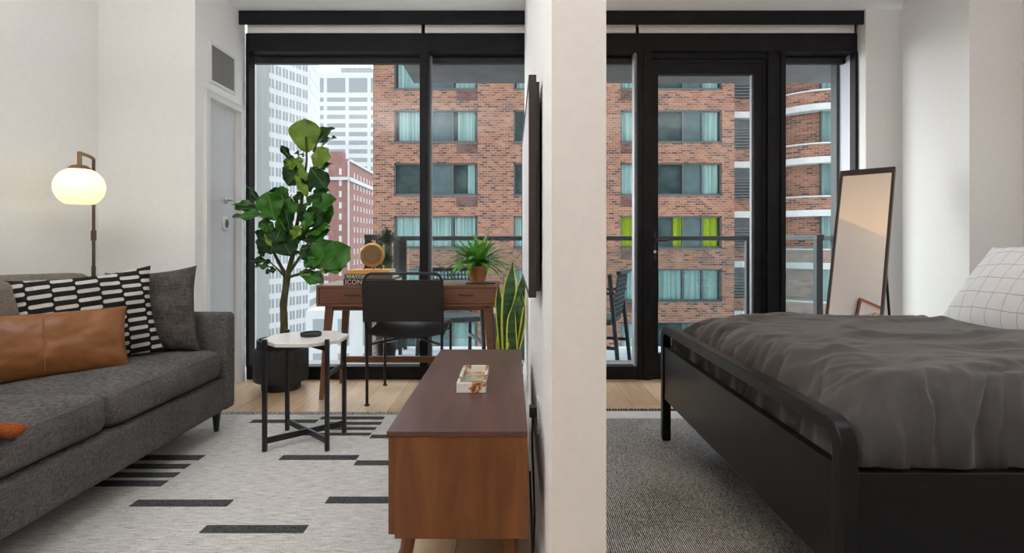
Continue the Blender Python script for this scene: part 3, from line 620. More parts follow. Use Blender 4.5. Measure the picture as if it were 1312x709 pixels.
# recess with louvres and the curved bay with white bands
def plan(pts, z0, z1, dep, m, name):
    bm = B(); pv = None
    for x, y in pts:
        cu = [bm.verts.new(q) for q in ((x, y, z0), (x, y, z1), (x, y+dep, z1), (x, y+dep, z0))]
        if pv:
            for k in range(4): bm.faces.new((pv[k], cu[k], cu[(k+1) % 4], pv[(k+1) % 4]))
        else: bm.faces.new(cu)
        pv = cu
    bm.faces.new(pv[::-1]); return obj(name, bm, m, bay)
bay = thing('curved_brick_building', (17, 31, -45), 'brick building wing with curved white balcony bands right of the balcony door', 'building')
obj('wall', bx(BR+0.01, 16.5, YB+2.4, YB+3, -45, BT), M['screen'], bay)
cur = []
for k in range(25):
    a = -PI/2-1.25+1.25*k/24; cur.append((17.3+6.2*math.cos(a)*0.55, 35.9+6.2*math.sin(a)))
cur += [(19.0, 29.7), (30, 29.7)]
cin = [(x+0.25, y+0.65) for x, y in cur]
for k in range(-3, 6):
    zb = bz(209+pitch*k); plan(cur, zb, zb+0.34, 0.9, M['band'], 'white_band')
    plan([(x, y+0.06) for x, y in cur], zb+0.34, zb+1.02, 0.5, M['brick'], 'parapet')
    plan(cur, zb+1.02, zb+1.10, 0.7, M['band'], 'parapet_cap')
    obj('recess_band', bx(BR+0.01, bxx(1000), YB+1.9, YB+2.4, zb, zb+0.36), M['band'], bay)
    obj('recess_parapet', bx(BR+0.01, bxx(1000), YB+1.95, YB+2.4, zb+0.36, zb+1.10), M['brick'], bay)
    lv = B()
    for j in range(7): box(lv, BR+0.01, bxx(1000), YB+1.9, YB+2.0, zb+1.18+j*0.17, zb+1.26+j*0.17)
    obj('louvre', lv, M['winframe'], bay)
    wx0 = bxx(1051)+0.15
    fb = B()
    for xx in (wx0, wx0+0.75, wx0+1.5): box(fb, xx, xx+0.07, 30.2, 30.32, zb+1.02, zb+2.85)
    box(fb, wx0, wx0+1.5, 30.2, 30.32, zb+1.02, zb+1.12)
    wo = obj('window', fb, M['winframe'], bay); obj('pane', bx(wx0, wx0+1.5, 30.26, 30.28, zb+1.02, zb+2.85), M['facade_glass'], wo)
    obj('curtain', bx(wx0+0.05, wx0+1.15, 30.40, 30.44, zb+1.02, zb+2.85), M['curtain'], wo)
w1 = [(x, y) for x, y in cin if x < bxx(1051)+0.1]
plan(w1+[(bxx(1051)+0.15, 30.33)], BB-20, BT, 0.3, M['brick'], 'wall')
plan([(bxx(1051)+1.65, 30.33), (30, 30.33)], BB-20, BT, 0.3, M['brick'], 'wall')
obj('bay_interior', bx(bxx(1051), 21, 30.75, 31.2, BB-20, BT), M['dark_in'], bay)

# --- distant blocks given as facades: origin, direction along the facade, storeys
def tower(name, label, P0, P1, depth, ztop, zbot, m, cols, rowz, ww, wh, mw, host=None, rects=None):
    """a block whose main face runs from P0 to P1 (plan); windows on that face as parts"""
    P0, P1 = Vector((*P0[:2], 0)), Vector((*P1[:2], 0)); L = (P1-P0).length; ang = math.atan2(P1.y-P0.y, P1.x-P0.x)
    mine = Matrix.Translation((P0.x, P0.y, -45))@Matrix.Rotation(ang, 4, 'Z')
    if host is None: o = thing(name, (P0.x, P0.y, -45), label, 'building', rot=ang); rel = Matrix.Identity(4)
    else: o = host; rel = (Matrix.Translation(o.location)@Matrix.Rotation(o.rotation_euler.z, 4, 'Z')).inverted()@mine
    def put(nm, bm, mm):
        q = obj(nm, bm, mm, o, local=True); q.matrix_local = rel; return q
    put('wall', bx(0, L, 0, depth, 0, ztop+45), m)
    rects = [(a*L, b*L, c+45, e+45) for a, b, c, e in rects] if rects else [(c-ww/2, c+ww/2, rz-wh/2+45, rz+wh/2+45) for c in cols(L) for rz in rowz if rz+wh/2 < ztop]
    rects = sorted(rects, key=lambda q: abs(q[3]-45)); rest = None
    for n, (a, b, c, e) in enumerate(rects):
        if n < (100 if host is None else 40): put('window', bx(a, b, -0.04, 0.12, c, e), mw)
        else: rest = rest or B(); box(rest, a, b, -0.04, 0.12, c, e)
    if rest: put('window', rest, mw)['kind'] = 'stuff'
    return o
def zat(y, Y): return EYE-(y-CY)*Y/F
def gx(x, Y): return (x-CX)*Y/F
K = 110.0
tower('stone_building', 'blush stone tower at the far left edge of the window view', (gx(296, K), K), (gx(329, K+3), K+3), 5, zat(40, K), -45, M['pink_stone'],
      lambda L: [L*0.47, L*0.74], [zat(112+23.2*k, K+2) for k in range(-3, 22)], 0.85, 1.9, M['far_win_lt'])
tower('grey_stair_tower', 'plain grey limestone shaft beside the white tower', (gx(325, K+10), K+10), (gx(345, K+12), K+12), 5, zat(20, K), -45, M['grey_stone'], lambda L: [], [], 1, 1, M['far_win'])
K = 130.0; P0 = Vector((gx(343, K), K)); dv = Vector((0.425, 1)); tt = ((395-CX)/F*K-P0.x)/(0.425-(395-CX)/F); P1 = P0+dv*tt
wt = tower('white_tower', 'white office tower with close rows of narrow windows', P0, P1, 10, zat(10, K), -45, M['white_stone'],
      lambda L: [L*(q+0.5+e_)/6.0 for q in range(6) for e_ in (-0.22, 0.22)], [zat(124+19.0*k, K) for k in range(-6, 20)], 0.62, 2.1, M['far_win'])
K2 = P1.y; P3 = P1+Vector((-0.14, 1))*(((409-CX)/F*K2-P1.x)/(-0.14-(409-CX)/F)); L3 = (P3-P1).length
tower('wing', '', P1+Vector((0.02, 0.02)), P3, 2, zat(12, K2), -45, M['white_stone'],
      lambda L: [L*0.5], [zat(112+17.3*k, K2+2) for k in range(-6, 24)], L3*0.78, 1.7, M['far_win'], host=wt)
K = 250.0
rr = []
for a, b in ((410, 414.7), (419, 442.5), (447, 470.6), (475, 489)):
    u0, u1 = (a-402)/88, (b-402)/88
    rr.append((u0, u1, zat(118.6, K), zat(100, K)))
    for k in range(0, 32): rr.append((u0, u1, zat(130.5+11.05*k, K), zat(125+11.05*k, K)))
ob = tower('office_block', 'white gridded office block behind the red brick hotel', (gx(402, K), K), (gx(490, K), K), 20, zat(93, K), -45, M['white_stone'], None, None, 0, 0, M['far_win'], rects=rr)
obj('plant_room', bx(gx(434, K), gx(474, K), K+3, K+10, zat(93, K), zat(84, K)), M['grey_stone'], ob).matrix_local = Matrix.Identity(4)
K = 170.0
ht = tower('red_brick_hotel', 'faded red brick building with white cornice behind the fig tree', (gx(395, K), K), (gx(447, K), K), 3, zat(204, K), -45, M['red_far'],
      lambda L: [L*(418-395)/52, L*(435-395)/52, L*(404-395)/52], [zat(220+14.4*k, K) for k in range(0, 16)], 1.3, 1.9, M['white_stone'])
obj('cornice', bx(gx(395, K), gx(448, K), K-0.6, K, zat(231, K), zat(227, K)), M['white_stone'], ht)
obj('corner_quoin', bx(gx(445.6, K), gx(447.2, K)+0.1, K-0.15, K, -45, zat(206, K)), M['white_stone'], ht)
obj('roof_pavilion', bx(gx(414, K), gx(438, K), K+0.5, K+4, zat(206, K), zat(194, K)), M['red_far'], ht)
HX = gx(447, K); s2 = (478-CX)/F; L2 = (s2*K-HX)/(-0.03-s2)*1.15
tower('wing', '', (HX, K+0.05), (HX-0.03*L2, K+L2), 4, zat(205, K), -45, M['red_far'],
      lambda L: [L*(q+0.5)/9 for q in range(9)], [zat(222+14.4*k, K) for k in range(0, 12)], 1.1, 1.7, M['far_win_lt'], host=ht)
for za, zb_ in ((227, 232), (204, 207)):
    c_ = B(); bar(c_, (HX+0.25, K, zat((za+zb_)/2, K)), (HX-0.03*L2+0.25, K+L2, zat((za+zb_)/2, K)), 0.5, (zb_-za)*K/F); obj('cornice', c_, M['white_stone'], ht)
K = 55.0
tower('low_stone_building', 'low white stone building with tall grey windows seen between the desk legs', (gx(392, K), K), (gx(520, K), K), 12, zat(398, K), -45, M['white_stone'],
      lambda L: [L*(q+0.5)/4 for q in range(4)], [zat(426, K), zat(470, K)], 1.1, 2.6, M['far_win'])

# ------------------------------------------------------------------ rugs
rg = thing('living_room_rug', (-1.6, 1.9, 0), 'cream wool rug with charcoal dashes under the sofa and side table', 'rug')
RB = B(); box(RB, -2.45, -0.376, 0.6, 3.315, 0.001, 0.012)
db = RB
def gy(y): return F*EYE/(y-CY)
def dash(xl, xr, y0, y1, ycen=None):
    Ya, Yb = gy(y1), gy(y0); Ym = gy((y0+y1)/2)
    box(db, (xl-CX)*Ym/F, (xr-CX)*Ym/F, Ya, Yb, 0.0118, 0.0140, 1)
dash(260, 392, 678, 688); dash(171, 295, 645, 653.5); dash(419, 540, 641, 649.5); dash(360, 458.5, 587, 593); dash(455, 520, 594, 600)
for x, y0, y1 in ((259, 587, 593.5), (241, 598.5, 604.5), (227, 609.5, 616), (211, 620, 627.5)): dash(x-112, x, y0, y1)
dash(322, 406, 541, 545)
for x0, x1, y0 in ((411, 492, 537), (418, 488.5, 544), (412, 481.5, 550.7), (387, 475, 558)): dash(x0, x1, y0, y0+3.4)
dash(475, 540, 560.5, 565)
obj('rug_pile', RB, [M['rug'], M['rug_dark']], rg)
fr = B(); random.seed(3)
for i in range(330):
    x = -2.45+2.07*i/329; bar(fr, (x, 3.315, 0.006), (x+random.uniform(-.006, .006), 3.385+random.uniform(-.006, .006), 0.005), 0.0045, 0.007)
fo = obj('fringe', fr, M['fringe'], rg); 
r2 = thing('bedroom_rug', (1.6, 1.8, 0), 'dark grey flat woven rug with a white border strip under the bed', 'rug')
obj('rug_field', bx(0.30, 2.9, 0.2, gy(538.5), 0.001, 0.010), M['rug_grey'], r2, bevel=0.002)
obj('rug_border', bx(0.30, 2.9, gy(538.5)+0.001, gy(529), 0.001, 0.010), M['linen'], r2, bevel=0.002, label='white border strip of the rug')
fr = B()
for i in range(150):
    x = 0.31+2.58*i/149; bar(fr, (x, gy(529), 0.006), (x+random.uniform(-.003, .003), gy(525.5), 0.005), 0.009, 0.008)
obj('fringe', fr, M['rug_dark'], r2)

# ------------------------------------------------------------------ sofa
so = thing('sofa', (-2.0, 2.1, 0), 'charcoal tweed two-seat sofa with dark tapered legs on the cream rug', 'sofa')
FX, BX_ = -1.535, -2.47; A0, A1 = 1.03, 3.10; at = 0.10
obj('base_frame', rbox(BX_+0.03, FX-0.005, A0+0.02, A1-at+0.01, 0.13, 0.305, 0.022), M['sofa'], so, smooth=True)
obj('armrest', rbox(BX_, FX+0.002, A1-at, A1, 0.13, 0.655, 0.025), M['sofa'], so, smooth=True)
obj('armrest', rbox(BX_, FX+0.002, A0-0.02, A0+at-0.02, 0.13, 0.655, 0.025), M['sofa'], so, smooth=True)
obj('back_frame', rbox(BX_, BX_+0.13, A0+0.05, A1-at+0.02, 0.20, 0.74, 0.04), M['sofa'], so, smooth=True)
for i, (a, b) in enumerate(((A0+at-0.015, 2.155), (2.16, A1-at-0.004))):
    o = obj('seat_cushion', rbox(BX_+0.12, FX-0.012, a, b, 0.305, 0.462, 0.052, puff=(0.020, 0.002, 0.024), wob=0.004, seed=i*7), M['sofa'], so, smooth=True)
    pp = [(BX_+0.3, b-0.012, 0.452), (FX-0.08, b-0.014, 0.452), (FX-0.012, b-0.05, 0.445), (FX-0.003, (a+b)/2, 0.449), (FX-0.012, a+0.05, 0.445), (FX-0.08, a+0.012, 0.452)]
    obj('piping', tube(B(), pp[1:5], 0.0028, 6), M['sofa'], o, smooth=True)
for i, (a, b) in enumerate(((A0+at-0.01, 2.15), (2.16, 2.93))):
    o = obj('back_cushion', rbox(-0.10, 0.10, a-2.5, b-2.5, -0.20, 0.21, 0.06, puff=(0.035, 0.0, 0.015), wob=0.008, seed=i*3+1), M['sofa_back'], so, smooth=True, local=True)
    o.location = (-2.255+2.0, 2.5-2.1, 0.665); o.rotation_euler = (0, -0.16, 0)
for x, y in ((-1.60, 3.02), (-2.40, 3.02), (-1.60, 1.12), (-2.40, 1.12)):
    obj('leg', lathe(B(), [(0.011, 0.0145), (0.013, 0.022), (0.024, 0.135)], (x, y, 0), 16), M['darkleg'], so, smooth=True)

def pil(name, loc, rz, lean, w_, h_, t_, m, label, cat, seed, roll=0, group=None, **k):
    o = obj(name, pillow_bm(w_, h_, t_, seed, **k), m, None, smooth=True)
    o.location = loc; o.rotation_mode = 'XYZ'
    o.rotation_euler = (Matrix.Rotation(rz, 3, 'Z')@Matrix.Rotation(-lean, 3, 'X')@Matrix.Rotation(roll, 3, 'Y')).to_euler()
    return T(o, label, cat, group)
pil('throw_pillow', (-1.865, 2.895, 0.675), math.radians(10), 0.13, 0.44, 0.45, 0.15, M['grey_velvet'], 'plain dark grey throw pillow leaning on the far sofa arm', 'pillow', 5, roll=-0.08, group='throw pillows on the sofa', wr=0.014, pull=0.10)
pil('throw_pillow', (-1.975, 2.61, 0.680), math.radians(47), 0.20, 0.56, 0.44, 0.16, M['capsule'], 'black and white capsule print throw pillow in the sofa corner', 'pillow', 9, roll=-0.09, group='throw pillows on the sofa', wr=0.010, pull=0.10)
lp = thing('lumbar_pillow', (-1.985, 2.355, 0.602), 'long tan leather lumbar pillow in front of the printed pillow', 'pillow')
q = obj('pillow_cover', pillow_bm(0.62, 0.285, 0.14, 3, 0.05, 0.009), M['leather'], lp, smooth=True, local=True)
q2 = obj('seam', box(B(), -0.0015, 0.0015, -0.0705, -0.0665, -0.11, 0.115), M['leather'], q, local=True)
lp.rotation_euler = (Matrix.Rotation(math.radians(47), 3, 'Z')@Matrix.Rotation(-0.22, 3, 'X')).to_euler()
# rust throw
tb = B(); g = {}
for i in range(31):
    for j in range(17):
        u, v_ = i/30, j/16
        x = -2.05+0.545*u; y = 1.45+0.33*v_-0.10*u*(v_-0.5); z = 0.487+0.012*math.sin(v_*9+u*3)+0.014*noise.noise(Vector((x*14, y*14, 0)))+0.02*(1-(2*v_-1)**2)*(1-u**6)
        if u > 0.93: z -= 0.016*(u-0.93)/0.07
        g[i, j] = tb.verts.new((x, y, z))
for i in range(30):
    for j in range(16): tb.faces.new((g[i, j], g[i+1, j], g[i+1, j+1], g[i, j+1]))
o = obj('throw_blanket', tb, M['rust'], None, smooth=True); md = o.modifiers.new('thick', 'SOLIDIFY'); md.thickness = 0.016; md.offset = -1
T(o, 'rust orange knitted throw folded on the near sofa seat', 'blanket')

# ------------------------------------------------------------------ floor lamp
LP = PX(120, 240, 3.2); GL = PX(102, 240, 3.05)
fl = thing('floor_lamp', (LP.x, LP.y, 0), 'antique brass floor lamp with a lit opal globe behind the sofa', 'lamp')
obj('base', lathe(B(), [(0.13, 0), (0.13, 0.018), (0.12, 0.024), (0.02, 0.03)], (LP.x, LP.y, 0), 40), M['bronze'], fl, smooth=True)
topz = PX(0, 205, 3.2).z
obj('pole', tube(B(), [(LP.x, LP.y, 0.02), (LP.x, LP.y, 0.90)], 0.011, 14), M['bronze'], fl, smooth=True)
jj = PX(0, 302, 3.2).z
obj('pole', tube(B(), [(LP.x, LP.y, 0.88), (LP.x, LP.y, topz)], 0.0085, 14), M['bronze'], fl, smooth=True)
obj('joint', lathe(B(), [(0.009, -0.03), (0.0135, -0.028), (0.0135, 0.028), (0.009, 0.03)], (LP.x, LP.y, jj), 16), M['bronze'], fl, smooth=True)
at_ = Vector((GL.x, GL.y, PX(0, 196, 3.05).z)); pt_ = Vector((LP.x, LP.y, topz))
c1 = Vector((LP.x, LP.y, at_.z-0.004))
ap = [pt_]+[(pt_*(1-t)**2+c1*2*t*(1-t)+(at_*0.6+c1*0.4)*t*t) for t in [i/8 for i in range(1, 9)]]+[at_]
obj('arm', tube(B(), ap, 0.0095, 12), M['brass'], fl, smooth=True)
gr = 0.118; gz = GL.z
cap_z = PX(0, 214, 3.05).z
obj('stem', tube(B(), [(GL.x, GL.y, at_.z+0.006), (GL.x, GL.y, cap_z)], 0.011, 12), M['brass'], fl, smooth=True)
obj('cap', lathe(B(), [(0.056, -0.016), (0.054, -0.008), (0.038, 0.006), (0.013, 0.013)], (GL.x, GL.y, cap_z), 32), M['brass'], fl, smooth=True)
prof = []
for i in range(21):
    a = -1.02+i*(1.02+1.14)/20; prof.append((gr*math.cos(a)**0.92, 0.108*math.sin(a)))
obj('lamp_shade', lathe(B(), prof, (GL.x, GL.y, gz), 48), M['shade_glow'], fl, smooth=True, label='glowing pale yellow opal glass globe')
pl = bpy.data.lights.new('lamp_glow', 'POINT'); pl.energy = 17; pl.color = (1.0, 0.80, 0.55); pl.shadow_soft_size = 0.11
po = bpy.data.objects.new('lamp_glow', pl); COL.objects.link(po); po.location = (GL.x-0.0, GL.y, gz-0.30); po.parent = None
po.location = (GL.x, GL.y, gz)
# added small warm uplight on the bedroom face of the partition, hidden from the viewer, warming the wall and ceiling the mirror shows
ws = thing('added_uplight', (0.225, 2.20, 1.02), 'small brass uplight added unseen on the bedroom side of the partition wall', 'lamp')
obj('back_plate', lathe(B(), [(0.04, 0), (0.04, 0.008)], (0.2255, 2.20, 1.02), 28, axis='X'), M['brass'], ws, smooth=True)
obj('arm', tube(B(), [(0.233, 2.20, 1.02), (0.27, 2.20, 1.02), (0.28, 2.20, 1.03)], 0.005, 10), M['brass'], ws, smooth=True)
obj('lamp_shade', lathe(B(), [(0.012, 1.02), (0.032, 1.04), (0.036, 1.08), (0.033, 1.08), (0.02, 1.045)], (0.285, 2.20, 0), 28), M['brass'], ws, smooth=True)
ul_l = bpy.data.lights.new('added_uplight_glow', 'SPOT'); ul_l.energy = 52; ul_l.color = (1.0, 0.60, 0.28); ul_l.spot_size = 2.2; ul_l.spot_blend = 0.9; ul_l.shadow_soft_size = 0.03
uo = bpy.data.objects.new('added_uplight_glow', ul_l); COL.objects.link(uo); uo.location = (0.285, 2.20, 1.12); uo.rotation_euler = (PI, 0, 0)

# ------------------------------------------------------------------ side table
st = thing('side_table', (-1.06, 2.875, 0), 'small side table with white marble top and black metal legs', 'table')
TZ = 0.55; tc = Vector((-1.06, 2.88, 0)); tb = B(); top = []; bot = []
for k in range(64):
    a = 2*PI*k/64; r_ = 0.209*(1-0.05*abs(math.sin(a*4))**1.2) if False else 0.213*math.cos(PI/8)/math.cos(((a+PI/8) % (PI/4))-PI/8)
    top.append(tb.verts.new((tc.x+r_*math.cos(a), tc.y+r_*math.sin(a), TZ))); bot.append(tb.verts.new((tc.x+r_*math.cos(a)*0.985, tc.y+r_*math.sin(a)*0.985, TZ-0.020)))
tb.faces.new(top); tb.faces.new(bot[::-1])
for k in range(64): tb.faces.new((top[k], bot[k], bot[(k+1) % 64], top[(k+1) % 64]))
obj('table_top', tb, M['marble'], st, bevel=0.003)
LG = [(-1.203, 2.735), (-0.915, 2.745), (-1.225, 3.045), (-0.915, 2.975)]
LG = [(-1.210, 2.730), (-0.906, 2.735), (-1.222, 3.035), (-0.902, 3.000)]
for x, y in LG: obj('leg', bx(x-0.010, x+0.010, y-0.010, y+0.010, 0.0145, TZ+0.012), M['black'], st, bevel=0.002)
obj('cross_brace', bar(bar(B(), (*LG[0], 0.065), (*LG[3], 0.065), 0.010, 0.030), (*LG[1], 0.065), (*LG[2], 0.065), 0.010, 0.030), M['black'], st)
rb = bar(bar(B(), (*LG[0], TZ-0.034), (*LG[3], TZ-0.034), 0.012, 0.026), (*LG[1], TZ-0.034), (*LG[2], TZ-0.034), 0.012, 0.026)
obj('top_brace', rb, M['black'], st)
obj('side_bar', bar(B(), (*LG[1], 0.385), (*LG[3], 0.385), 0.012, 0.022), M['black'], st)
dc = PX(398.5, 429, 2.90)
ds = thing('round_dish', (dc.x, dc.y, TZ+0.0005), 'small round black dish on the marble side table', 'dish')
obj('dish_body', lathe(B(), [(0.050, 0), (0.053, 0.006), (0.053, 0.018), (0.049, 0.020), (0.046, 0.013), (0.005, 0.011)], (dc.x, dc.y, TZ+0.0005), 36), M['pot'], ds, smooth=True)

# ------------------------------------------------------------------ fiddle-leaf fig
PC = Vector((-1.640, 3.965, 0))
fg = thing('fiddle_leaf_fig', PC, 'tall fiddle leaf fig tree in a ribbed black pot by the window', 'plant')
pt = obj('pot', lathe(B(), [(0.130, 0), (0.132, 0.055), (0.178, 0.065), (0.183, 0.10), (0.183, 0.27), (0.178, 0.285), (0.160, 0.290), (0.160, 0.352), (0.148, 0.352), (0.146, 0.30)], PC, 144, rib=0.010, ribn=36), M['pot'], fg, smooth=True)
obj('soil', lathe(B(), [(0.01, 0.315), (0.146, 0.315), (0.147, 0.30)], PC, 32), M['soil'], fg, smooth=True)
YF = 3.93
tr = [PX(364, 440, YF), PX(364, 415, YF), PX(363, 390, YF), PX(366, 370, YF), PX(368, 352, YF)]
tb = tube(B(), tr, [0.028, 0.025, 0.024, 0.023, 0.026], 12)
def branch(pts, r0, r1): 
    n = len(pts); tube(tb, [PX(x, y, YF+dy) for x, y, dy in pts], [r0+(r1-r0)*i/(n-1) for i in range(n)], 8)
branch([(368, 354, 0), (373, 335, .02), (379, 315, .03), (380, 290, .02), (386, 262, .03), (389, 240, 0), (393, 205, 0), (392, 175, 0)], 0.020, 0.006)
branch([(367, 354, 0), (358, 338, -.02), (350, 322, -.05), (345, 300, -.1), (340, 280, -.1)], 0.015, 0.005)
branch([(370, 350, 0), (382, 333, -.05), (395, 312, -.08), (402, 290, -.08)], 0.013, 0.005)
branch([(368, 356, 0), (388, 350, -.08), (402, 343, -.12), (412, 338, -.14)], 0.010, 0.005)
branch([(366, 356, 0), (356, 345, .04), (346, 336, .06)], 0.009, 0.004)
branch([(379, 315, .03), (366, 300, .1), (358, 275, .12)], 0.012, 0.005)
obj('trunk', tb, M['bark'], fg, smooth=True)
lfb = B()
def leaf(b, t, wd, mi, facing, droop=0.10, fold=0.18, seed=0.0):
    b, t = Vector(b), Vector(t); ax = t-b; L = ax.length; ax.normalize(); nf = Vector(facing); nf = (nf-ax*nf.dot(ax)).normalized(); sd = ax.cross(nf).normalized()
    NL, NW = 12, 6; rows_ = []
    for i in range(NL+1):
        s_ = i/NL
        prof_ = (math.sin(PI*min(1, s_**0.8*0.98+0.02))**0.6)*(0.52+0.60*s_-0.10*math.sin(s_*PI*2.0)) if 0 < s_ < 1 else 0.04
        row = []
        for j in range(-NW//2, NW//2+1):
            q_ = j/(NW/2); off = q_*wd/2*prof_
            z_ = fold*abs(off)+0.014*math.sin(s_*13+q_*2+seed)*abs(q_)+0.006*math.cos(s_*34)*(abs(q_)) - droop*L*(s_**2)
            row.append(lfb.verts.new(b+ax*(L*s_)+sd*off+nf*z_))
        rows_.append(row)
    for i in range(NL):
        for j in range(NW):
            f = lfb.faces.new((rows_[i][j], rows_[i][j+1], rows_[i+1][j+1], rows_[i+1][j])); f.material_index = mi
    m_ = NW//2; vp = [r_[m_].co+nf*0.0015 for r_ in rows_]
    for sgn in (1,): tube(lfb, [v_ for v_ in vp], [0.0026*(1-0.7*i/NL) for i in range(NL+1)], 5, mi=3)
G_, D_, Y_ = 0, 1, 2
LV = [ # base px, tip px, width px, material, facing (x,y,z), dy
 (394, 196, 389, 152, 38, Y_, (0.1, -1, .25), 0), (398, 192, 424, 161, 24, D_, (-.5, -1, .5), .03), (402, 196, 426, 172, 20, G_, (-.2, -.6, .9), .05), (373, 205, 360, 186, 10, D_, (.5, -1, .2), -.02),
 (401, 217, 420, 190, 25, Y_, (-.2, -1, .2), -.05), (398, 222, 425, 209, 12, D_, (.2, -.7, .8), -.03), (398, 215, 417, 241, 26, D_, (.1, -1, .3), -.06), (392, 226, 398, 244, 22, D_, (0, -1, .1), -.03),
 (389, 205, 364, 213, 20, Y_, (-.2, -1, .6), 0), (389, 213, 367, 236, 34, D_, (-.2, -1, .2), -.03), (382, 208, 392, 232, 11, Y_, (.7, -1, .2), -.06), (378, 225, 394, 252, 12, Y_, (.7, -1, .2), -.08), (384, 214, 363, 205, 18, G_, (0, -1, .4), .04), (390, 200, 377, 196, 14, D_, (0, -.5, 1), .04),
 (400, 250, 420, 243, 16, G_, (0, -1, .6), .03), (392, 262, 413, 246, 18, G_, (0, -1, .6), 0), (400, 270, 428, 253, 26, G_, (0, -1, .5), -.03), (402, 290, 424, 262, 28, G_, (.1, -1, .2), .03), (404, 294, 421, 268, 20, G_, (.6, -1, .2), .08),
 (386, 290, 412, 270, 26, D_, (-.1, -1, .1), -.10), (388, 296, 400, 272, 18, G_, (-.5, -1, .1), -.12), (392, 302, 419, 287, 18, G_, (.1, -1, .7), -.10), (398, 304, 420, 293, 15, D_, (.2, -1, .5), -.05), (388, 308, 418, 299, 22, D_, (0, -1, .6), -.02),
 (395, 316, 416, 300, 19, G_, (0, -1, .5), -.08), (384, 320, 414, 313, 13, D_, (.1, -1, .9), -.1),
 (347, 282, 317, 236, 8, D_, (.7, -1, .2), .05), (344, 268, 296, 258, 13, G_, (.1, -1, .9), 0), (352, 278, 297, 274, 18, G_, (.0, -1, 1.3), -.12), (345, 270, 300, 266, 10, D_, (0, -1, .5), -.05),
 (352, 283, 342, 246, 32, G_, (.2, -1, .2), -.14), (360, 276, 352, 240, 26, D_, (.3, -1, .2), .06), (366, 272, 358, 239, 26, G_, (-.3, -1, .3), .0), (366, 292, 369, 254, 30, G_, (-.2, -1, .2), -.10), (374, 284, 370, 250, 16, G_, (-.6, -1, .2), .05),
 (352, 296, 332, 284, 18, G_, (0, -1, .7), -.1), (350, 290, 333, 310, 24, D_, (-.2, -1, .2), -.06), (352, 294, 346, 326, 32, D_, (.1, -1, .3), -.1), (345, 292, 334, 328, 22, D_, (-.3, -1, .3), -.02), (339, 300, 350, 316, 9, Y_, (.3, -1, .2), -.14),
 (356, 296, 372, 326, 32, D_, (.3, -1, .2), -.12), (372, 300, 366, 268, 14, D_, (.8, -1, .1), -.14), (360, 292, 352, 312, 26, D_, (0, -1, .4), -.13), (374, 306, 384, 290, 15, Y_, (.2, -1, .4), -.13), (368, 298, 357, 280, 20, G_, (.3, -1, .5), -.11), (380, 312, 392, 292, 15, D_, (-.3, -1, .2), -.06),
 (404, 344, 424, 309, 36, G_, (.0, -1, .35), -.14), (412, 342, 447, 317, 36, G_, (.1, -1, .3), -.18), (410, 347, 443, 341, 20, G_, (0, -1, .8), -.16), (384, 348, 414, 362, 20, G_, (.1, -1, .6), -.1), (402, 340, 396, 320, 22, D_, (0, -1, .4), -.10), (404, 345, 394, 330, 18, G_, (0, -1, .2), -.12),
 (347, 336, 321, 332, 11, D_, (0, -1, .8), .05), (350, 343, 327, 340, 9, G_, (0, -1, 1), .04), (357, 345, 340, 349, 8, D_, (0, -1, .7), .0), (378, 326, 396, 318, 12, G_, (0, -1, .8), -.05),
 (368, 322, 352, 318, 12, D_, (0, -1, .9), .06), (376, 262, 386, 246, 12, G_, (0, -1, .5), .05), (393, 262, 380, 272, 16, G_, (0, -1, .4), .03), (384, 274, 398, 282, 18, D_, (0, -1, .3), -.02)]
for i, (xa, ya, xb, yb, wp, mi, fc, dy) in enumerate(LV):
    Yb = YF+dy
    leaf(PX(xa, ya, Yb+0.02), PX(xb, yb, Yb-0.02), wp*1.22*Yb/F, mi, fc, droop=0.08+0.05*math.sin(i), fold=0.25, seed=i*1.3)
obj('foliage', lfb, [M['leaf'], M['leaf_dark'], M['leaf_lime'], M['vein']], fg, smooth=True)

# ------------------------------------------------------------------ desk
dk = thing('writing_desk', (-0.687, 3.89, 0), 'walnut writing desk with two drawers and splayed legs under the window', 'desk')
DX0, DX1, DYa, DYb = -1.285, -0.090, 3.66, 4.13
db = B(); box(db, DX0, DX1, DYa, DYb, 0.738, 0.753); box(db, DX0, DX0+0.018, DYa, DYb, 0.630, 0.738); box(db, DX1-0.018, DX1, DYa, DYb, 0.630, 0.738); box(db, DX0+0.018, DX1-0.018, DYb-0.015, DYb, 0.630, 0.738); box(db, DX0, DX1, DYa, DYb, 0.615, 0.630)
for xx in (-0.885, -0.49): box(db, xx-0.009, xx+0.009, DYa, DYb-0.015, 0.630, 0.738)
obj('case', db, M['desk'], dk, bevel=0.002)
for a, b, hx in ((DX0+0.020, -0.896, PX(451, 380, 3.65).x), (-0.479, DX1-0.020, PX(597, 380, 3.65).x)):
    dr = obj('drawer', bx(a, b, DYa+0.006, DYb-0.05, 0.633, 0.735), M['desk'], dk, bevel=0.0015)
    hb = tube(B(), [(hx-0.045, DYa+0.006, 0.692), (hx-0.045, DYa-0.014, 0.690), (hx+0.045, DYa-0.014, 0.690), (hx+0.045, DYa+0.006, 0.692)], 0.0045, 8)
    obj('drawer_handle', hb, M['black'], dr, smooth=True, label='thin black bar handle')
obj('centre_panel', bx(-0.874, -0.501, DYa+0.006, DYa+0.02, 0.633, 0.735), M['desk'], dk)
obj('apron', bx(DX0+0.06, DX1-0.06, DYa+0.03, DYb-0.03, 0.585, 0.613), M['desk'], dk, bevel=0.002)
for sx, xt, xf in ((0, DX0+0.075, DX0+0.03), (1, DX1-0.075, DX1-0.03)):
    for yt, yf in ((DYa+0.045, DYa+0.015), (DYb-0.045, DYb-0.02)):
        obj('leg', bar(B(), (xf, yf, 0.0), (xt, yt, 0.613), 0.026, 0.030, 0.050, 0.040, up=(0, 1, 0)), M['desk'], dk, bevel=0.002)
